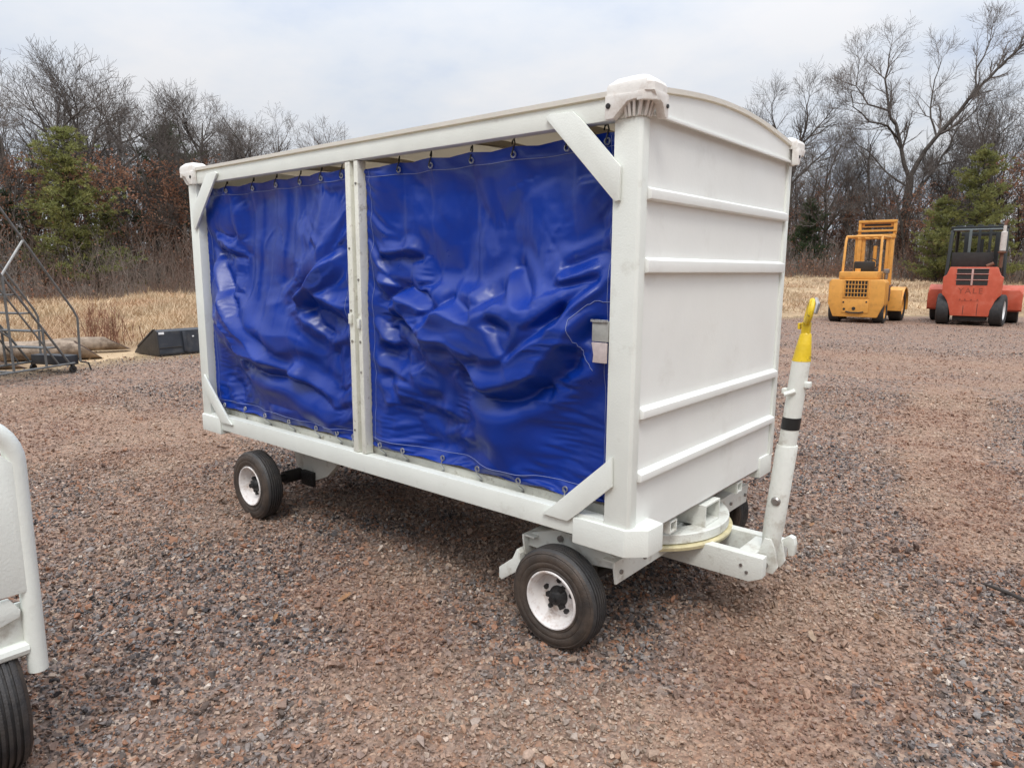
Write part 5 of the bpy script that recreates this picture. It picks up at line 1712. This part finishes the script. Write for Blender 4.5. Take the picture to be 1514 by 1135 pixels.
def fork_wheel(parent, x, y, r, w, rim_mat):
    t = empty("wheel", (x, y, r), 0, parent)
    b = MB()
    b.lathe([(-w / 2 * 0.9, r * 0.62), (-w / 2, r * 0.75), (-w / 2, r * 0.92), (-w / 2 * 0.86, r), (0, r * 1.005), (w / 2 * 0.86, r), (w / 2, r * 0.92), (w / 2, r * 0.75), (w / 2 * 0.9, r * 0.62)], (0, 0, 0), 'x', 36)
    b.build("tyre", M['tyre'], t, 40)
    b = MB()
    b.lathe([(-w * 0.42, r * 0.625), (-w * 0.40, r * 0.55), (-w * 0.1, r * 0.5), (-w * 0.1, r * 0.1), (w * 0.1, r * 0.1), (w * 0.1, r * 0.5), (w * 0.40, r * 0.55), (w * 0.42, r * 0.625)], (0, 0, 0), 'x', 28)
    b.cyl((-w * 0.25, 0, 0), (w * 0.25, 0, 0), r * 0.16, 12)
    b.build("rim", rim_mat, t, 40)
    return t


# ---- yellow forklift, seen from behind
yf = empty("forklift", Vector((-4.28, 20.2, 0.0)), math.radians(3.0))
tag(yf, "yellow forklift with open overhead guard and tall mast, seen from behind", "forklift")
Y, D = M['fork_yellow'], M['fork_dark']
out = [(-0.60, 0.17), (0.60, 0.17), (0.76, 0.56), (0.76, 1.18), (0.70, 1.27), (-0.70, 1.27), (-0.76, 1.18), (-0.76, 0.56)]
b = MB(); b.prism(out, 'xz', 0.0, 0.62, 0.03); b.build("counterweight", Y, yf)
b = MB(); b.box((-0.52, 0.06, 1.272), (0.52, 1.05, 1.50), 0.04); b.build("hood", Y, yf)
b = MB(); b.box((-0.54, 0.625, 0.30), (0.54, 2.05, 0.95), 0.02); b.build("body", Y, yf)
b = MB(); b.box((-0.30, -0.004, 0.76), (0.30, 0.004, 1.24)); b.build("grille_opening", D, yf, 0)
for k in range(8):
    x = -0.30 + 0.6 * k / 7
    b = MB(); b.box((x - 0.010, -0.022, 0.75), (x + 0.010, -0.0045, 1.25), 0.003); b.build("grille_bar", Y, yf)
for k in range(5):
    z = 0.76 + 0.48 * k / 4
    b = MB(); b.box((-0.31, -0.036, z - 0.010), (0.31, -0.0225, z + 0.010), 0.003); b.build("grille_bar", Y, yf)
for x in (-0.36, 0.32):
    b = MB(); b.box((x, -0.020, 0.72), (x + 0.04, -0.001, 1.262), 0.005); b.build("grille_frame", Y, yf)
b = MB(); b.box((-0.36, -0.022, 0.30), (0.36, -0.001, 0.70), 0.008); b.build("rear_plate", Y, yf)
for x, z, r in ((-0.32, 0.60, 0.026), (0.30, 0.62, 0.026), (-0.29, 0.40, 0.035), (-0.03, 0.42, 0.052)):
    b = MB(); b.cyl((x, -0.030, z), (x, -0.0225, z), r, 12); b.build("bolt_hole", D, yf)
b = MB(); b.tube([(-0.24, -0.03, 0.325), (-0.1, -0.045, 0.30), (0.1, -0.045, 0.30), (0.24, -0.03, 0.325)], 0.02, 8); b.build("tow_pin_bar", D, yf)
for sx in (-1, 1):
    fork_wheel(yf, sx * 0.60, 0.40, 0.34, 0.30, Y)
    fork_wheel(yf, sx * 0.80, 2.05, 0.46, 0.36, Y)
    arc = [(2.05 + 0.60 * math.cos(t), 0.46 + 0.58 * math.sin(t)) for t in np.linspace(-0.25, PI + 0.25, 16)]
    arc2 = [(2.05 + 0.56 * math.cos(t), 0.46 + 0.54 * math.sin(t)) for t in np.linspace(PI + 0.25, -0.25, 16)]
    b = MB(); b.prism(arc + arc2, 'yz', sx * 0.56 if sx > 0 else -1.02, sx * 1.02 if sx > 0 else -0.56, 0.0); b.build("fender", Y, yf)
    b = MB(); b.prism([(1.42, 0.32), (1.50, 0.95), (1.62, 0.98), (1.60, 0.32)], 'yz', 0.562 if sx > 0 else -0.98, 0.98 if sx > 0 else -0.562, 0.02); b.build("fender_apron", Y, yf)
    b = MB()
    b.tube([(sx * 0.50, 0.42, 1.49), (sx * 0.485, 0.50, 2.40), (sx * 0.475, 0.56, 2.52), (sx * 0.475, 1.9, 2.54)], 0.036, 8); b.build("guard_post", Y, yf)
    b = MB(); b.tube([(sx * 0.475, 1.9, 2.54), (sx * 0.485, 2.0, 0.95)], 0.034, 8); b.build("guard_post", Y, yf)
    b = MB(); b.prism([(sx * 0.40, 2.30), (sx * 0.52, 2.30), (sx * 0.52, 2.46), (sx * 0.40, 2.46)], 'xy', 0.12, 2.62, 0.008); b.build("mast_upright", Y, yf)
    b = MB(); b.prism([(sx * 0.30, 2.33), (sx * 0.395, 2.33), (sx * 0.395, 2.44), (sx * 0.30, 2.44)], 'xy', 0.16, 2.66, 0.006); b.build("mast_upright", Y, yf)
for y in (0.56, 1.9):
    b = MB(); b.tube([(-0.475, y, 2.525), (0.475, y, 2.525)], 0.036, 8); b.build("guard_bar", Y, yf)
for x in (-0.24, 0.0, 0.24):
    b = MB(); b.tube([(x, 0.58, 2.53), (x, 1.9, 2.53)], 0.02, 6); b.build("guard_bar", Y, yf)
b = MB(); b.cyl((0.0, 2.36, 0.2), (0.0, 2.36, 2.3), 0.055, 12); b.build("lift_cylinder", Y, yf)
b = MB(); b.cyl((-0.16, 2.39, 0.3), (-0.16, 2.39, 2.5), 0.02, 8); b.cyl((0.15, 2.39, 0.3), (0.15, 2.39, 2.5), 0.02, 8); b.build("lift_chain", D, yf)
b = MB(); b.box((-0.56, 2.26, 2.54), (0.54, 2.50, 2.66), 0.015); b.build("mast_crosshead", Y, yf)
b = MB(); b.box((-0.54, 2.28, 2.74), (0.56, 2.46, 2.80), 0.012); b.box((-0.53, 2.29, 3.02), (0.56, 2.46, 3.10), 0.012)
b.box((-0.53, 2.31, 2.665), (-0.45, 2.45, 3.015), 0.01); b.box((0.47, 2.31, 2.665), (0.555, 2.45, 3.015), 0.01)
b.box((-0.44, 2.37, 2.885), (0.46, 2.42, 3.01), 0.01)
b.build("mast_head", Y, yf)
b = MB(); b.box((-0.36, 2.361, 2.92), (0.38, 2.368, 2.98)); b.build("mast_slot", D, yf, 0)
b = MB(); b.box((-0.20, 2.30, 2.672), (0.34, 2.40, 2.725), 0.01); b.build("chain_sheave", D, yf)
b = MB(); b.box((-0.30, 0.85, 1.50), (0.28, 0.98, 1.80), 0.05); b.box((-0.30, 0.95, 1.44), (0.28, 1.42, 1.58), 0.05); b.build("seat", D, yf)
b = MB(); b.tube([(0.02 + 0.19 * math.cos(t), 1.66 + 0.06 * math.sin(t), 1.72 + 0.17 * math.sin(t)) for t in np.linspace(0, 2 * PI, 20, endpoint=False)], 0.016, 6, closed=True); b.cyl((0.02, 1.68, 1.70), (0.02, 1.9, 1.2), 0.022, 8); b.build("steering_wheel", D, yf)
b = MB(); b.lathe([(1.28, 0.02), (1.28, 0.05), (1.44, 0.05), (1.46, 0.085), (1.56, 0.085), (1.58, 0.03)], (0.63, 0.75, 0), 'z', 18, closed=False); b.build("air_cleaner", M['steel'], yf)
b = MB(); b.box((0.545, 0.66, 0.62), (0.70, 1.30, 1.10), 0.02); b.cyl((0.62, 0.80, 1.0), (0.62, 0.80, 1.30), 0.03, 10); b.cyl((0.66, 0.70, 0.95), (0.74, 1.2, 1.1), 0.03, 8); b.build("engine_parts", M['rust'], yf)
b = MB(); b.cyl((-0.07, 0.35, 1.50), (-0.07, 0.35, 1.585), 0.075, 14); b.build("filler_cap", Y, yf)
for sx in (-0.30, 0.24):
    b = MB(); b.box((sx, 2.5, 0.06), (sx + 0.10, 3.6, 0.10), 0.008); b.box((sx, 2.50, 0.10), (sx + 0.10, 2.55, 0.7), 0.008); b.build("fork", D, yf)

# ---- red forklift, seen from behind
rf = empty("forklift", Vector((-1.56, 21.3, 0.0)), math.radians(4.0))
tag(rf, "faded red forklift with black cab and pale exhaust stack, seen from behind", "forklift")
O_M = M['fork_orange']
arch = [(-0.70, 0.87), (-0.63, 0.80), (-0.57, 0.70), (-0.52, 0.55), (-0.475, 0.38), (-0.46, 0.27)]
out = arch + [(-p[0], p[1]) for p in arch[::-1]] + [(0.71, 1.36), (0.63, 1.42), (0.56, 1.64), (-0.56, 1.64), (-0.63, 1.42), (-0.71, 1.36)]
b = MB(); b.prism(out, 'xz', 0.0, 0.55, 0.02); b.build("counterweight", O_M, rf)
b = MB(); b.prism([(-0.60, 0.86), (0.60, 0.86), (0.66, 1.36), (0.56, 1.60), (-0.56, 1.60), (-0.66, 1.36)], 'xz', 0.551, 1.2, 0.02); b.build("hood", O_M, rf)
b = MB(); b.box((-0.55, 1.2, 0.32), (0.55, 2.5, 1.25), 0.02); b.build("body", O_M, rf)
b = MB(); b.box((-0.40, 0.10, 0.14), (0.40, 1.5, 0.268), 0.02); b.build("frame", D, rf)
for r_ in range(3):
    for c_ in range(2):
        x0 = -0.385 + c_ * 0.40; z0 = 1.465 - r_ * 0.165
        b = MB(); b.box((x0, -0.005, z0), (x0 + 0.345, 0.004, z0 + 0.128)); b.build("grille_slot", D, rf, 0)
for z in (1.588, 1.444, 1.279):
    b = MB(); b.box((-0.40, -0.024, z), (0.375, -0.001, z + 0.013), 0.003); b.build("grille_louvre", M['fork_pale'], rf)
b = MB(); b.box((-0.036, -0.020, 1.13), (0.010, -0.001, 1.586), 0.004); b.build("grille_divider", M['fork_pale'], rf)
tx = bpy.data.curves.new("lettering", 'FONT')
tx.body = "YALE"; tx.size = 0.225; tx.extrude = 0.002; tx.align_x = 'CENTER'; tx.space_character = 1.25
tx.materials.append(M['letter'])
to = bpy.data.objects.new("lettering", tx); COL.objects.link(to); to.parent = rf
to.location, to.rotation_euler = (-0.02, -0.003, 0.905), (PI / 2, 0, 0)
for x, z0, z1 in ((-0.16, 0.30, 0.56), (0.17, 0.29, 0.62)):
    b = MB(); b.box((x, -0.004, z0), (x + 0.012, 0.002, z1)); b.build("panel_line", D, rf, 0)
b = MB(); b.box((-0.22, -0.004, 0.69), (0.20, 0.002, 0.698)); b.build("panel_line", M['letter'], rf, 0)  # thin line hinting at an unreadable second row of lettering
for x in (-0.25, -0.13, 0.02, 0.17):  # discs made up to suggest the unreadable second row of lettering
    b = MB(); b.cyl((x, -0.012, 0.735), (x, -0.0005, 0.735), 0.018, 10); b.build("bolt", M['letter'], rf)
for sx in (-1, 1):
    w_ = fork_wheel(rf, sx * 0.66, 0.42, 0.44, 0.32, M['sticker'] if sx > 0 else D)
    if sx > 0: w_.rotation_euler = (0, 0, math.radians(-7))
    fork_wheel(rf, sx * 0.93, 2.35, 0.55, 0.42, D)
    arc = [(2.35 + 0.70 * math.cos(t), 0.46 + 0.66 * math.sin(t)) for t in np.linspace(-0.1, PI + 0.15, 16)]
    arc2 = [(2.35 + 0.66 * math.cos(t), 0.46 + 0.62 * math.sin(t)) for t in np.linspace(PI + 0.15, -0.1, 16)]
    xa, xb = (0.58, 1.20) if sx > 0 else (-1.20, -0.58)
    b = MB(); b.prism(arc + arc2, 'yz', xa, xb, 0.0); b.build("fender", O_M, rf, 50)
    b = MB(); b.prism([(xa, 0.40), (xb, 0.40), (xb, 0.86), (xb - 0.08, 0.98), (xa + 0.08, 0.98), (xa, 0.86)], 'xz', 1.60, 1.655, 0.02); b.build("fender_apron", O_M, rf)
    b = MB(); b.tube([(sx * 0.69, 0.62, 1.36), (sx * 0.655, 0.80, 2.55), (sx * 0.63, 0.86, 2.72), (sx * 0.60, 2.2, 2.76)], 0.05, 8); b.build("cab_post", M['cab'], rf)
    b = MB(); b.tube([(sx * 0.60, 2.15, 2.76), (sx * 0.62, 2.35, 1.25)], 0.045, 8); b.build("cab_post", M['cab'], rf)
    b = MB(); b.box((sx * 0.40 - 0.06, 2.72, 0.12), (sx * 0.40 + 0.06, 2.90, 2.72), 0.01); b.build("mast_upright", M['cab'], rf)
    b = MB(); b.box((sx * 0.60 - 0.012, 0.75, 1.36), (sx * 0.60 + 0.012, 1.25, 2.05), 0.004); b.build("cab_side_panel", M['cab'], rf)
b = MB(); b.box((-0.70, 0.82, 2.72), (0.70, 2.25, 2.80), 0.02); b.build("cab_roof", M['cab'], rf)
for k in range(5):
    x = -0.5 + k * 0.25
    b = MB(); b.box((x - 0.07, 1.0, 2.802), (x + 0.07, 2.1, 2.85), 0.01); b.build("roof_slat", M['cab'], rf)
b = MB(); b.tube([(-0.63, 0.80, 2.70), (0.64, 0.80, 2.70)], 0.030, 8); b.build("roof_bar", M['cab_edge'], rf)
b = MB(); b.box((-0.60, 0.70, 1.64), (0.40, 0.72, 2.06), 0.005); b.build("cab_rear_panel", M['fork_dark'], rf)
for x, mt in ((-0.20, M['cab_edge']), (0.02, M['cab']), (0.28, M['cab'])):
    b = MB(); b.box((x - 0.035, 0.74, 1.62), (x + 0.035, 0.80, 2.70), 0.006); b.build("cab_bar", mt, rf)
b = MB(); b.box((-0.30, 1.0, 1.45), (0.25, 1.14, 2.05), 0.05); b.box((-0.30, 1.1, 1.35), (0.25, 1.6, 1.5), 0.05); b.build("seat", D, rf)
b = MB(); b.box((-0.55, 2.74, 2.60), (0.55, 2.88, 2.72), 0.01); b.cyl((0, 2.8, 0.2), (0, 2.8, 2.5), 0.06, 10); b.build("mast_crosshead", M['cab'], rf)
b = MB(); b.cyl((0.60, 0.40, 1.62), (0.60, 0.40, 2.02), 0.045, 12); b.lathe([(2.02, 0.02), (2.02, 0.095), (2.06, 0.105), (2.09, 0.05)], (0.60, 0.40, 0), 'z', 18, closed=False); b.build("exhaust_pipe", M['rust'], rf)
b = MB(); b.lathe([(2.09, 0.02), (2.09, 0.075), (2.60, 0.075), (2.62, 0.04), (2.78, 0.04)], (0.605, 0.40, 0), 'z', 20, closed=False); b.build("exhaust_stack", M['stack'], rf)
b = MB(); b.tube([(0.605, 0.40, 2.78), (0.62, 0.41, 2.86), (0.66, 0.44, 2.92)], 0.042, 10); b.build("exhaust_tip", M['rust'], rf)
b = MB(); b.cyl((0.28, 0.3, 1.66), (0.44, 0.34, 1.74), 0.05, 10); b.build("fuel_cap", M['rust'], rf)
for sx in (-0.35, 0.25):
    b = MB(); b.box((sx, 2.92, 0.06), (sx + 0.11, 4.1, 0.10), 0.008); b.box((sx, 2.92, 0.10), (sx + 0.11, 2.97, 0.7), 0.008); b.build("fork", D, rf)

# ------------------------------------------------------------------ small things lying on the yard
b = MB()
b.tube([(0.93, 1.77, 0.020), (0.985, 1.735, 0.026), (1.05, 1.712, 0.024), (1.12, 1.675, 0.022), (1.20, 1.652, 0.024), (1.36, 1.61, 0.022), (1.55, 1.60, 0.018)], [0.004, 0.008, 0.009, 0.009, 0.009, 0.008, 0.004], 8)
st = b.build("stick", M['bark_dark'], None)
tag(st, "thin dark curved stick on the gravel at the right edge", "stick")

M['dead_leaf'] = simple("dead_brown_leaf", (0.20, 0.105, 0.05), 0.8, var=0.35, scale=20, per_obj=0.35)
M['dead_leaf_pale'] = simple("pale_dead_leaf", (0.32, 0.23, 0.16), 0.8, var=0.25, scale=20)


def leaf_mesh(seed, mat):
    rg = np.random.default_rng(seed)
    n = 12
    lobes = [0.15, 0.5, 0.30, 0.62, 0.34, 0.70, 0.36, 0.6, 0.3, 0.42, 0.16, 0.0]
    L = 0.055
    vs, fs = [], []
    curl = rg.uniform(0.10, 0.35)
    for i in range(n):
        t = i / (n - 1)
        w = lobes[i] * L * 0.75
        z = 0.012 + curl * L * (t - 0.5) ** 2 * 2
        vs += [(-w, (t - 0.5) * 2 * L, z + w * 0.45), (0, (t - 0.5) * 2 * L, z), (w * rg.uniform(0.85, 1.1), (t - 0.5) * 2 * L, z + w * 0.45)]
    for i in range(n - 1):
        a = 3 * i
        fs += [(a, a + 1, a + 4, a + 3), (a + 1, a + 2, a + 5, a + 4)]
    b = MB(); b.quads(vs, fs)
    return b.mesh("dead_leaf", mat, 0)


LM = [leaf_mesh(k, M['dead_leaf']) for k in range(4)]
PL = leaf_mesh(9, M['dead_leaf_pale'])
o = link_mesh("dead_leaf", PL, None, (0.46, 0.72, 0.008), (0.2, 0.1, 0.6)); o.scale = (0.62, 0.62, 0.62)
tag(o, "pale lobed dead leaf on the gravel right of the front wheel", "leaf")
rng = np.random.default_rng(88)
k = 0
while k < 26:
    bb, dd = rng.uniform(-34, 34), rng.uniform(2.6, 9.0)
    q = bearing(bb, dd)
    if -3.4 < q.x < 0.1 and -0.2 < q.y < 1.6:
        continue
    if -4 < q.x < -0.9 and q.y < -1.3:
        continue
    o = link_mesh("dead_leaf", LM[k % 4], None, (q.x, q.y, 0.006), (rng.normal() * 0.3, rng.normal() * 0.3, rng.uniform(0, 6.28)))
    s = rng.uniform(0.35, 0.7); o.scale = (s, s, s)
    tag(o, "small curled brown dead leaf lying on the gravel", "leaf", "dead leaves on the gravel")
    k += 1
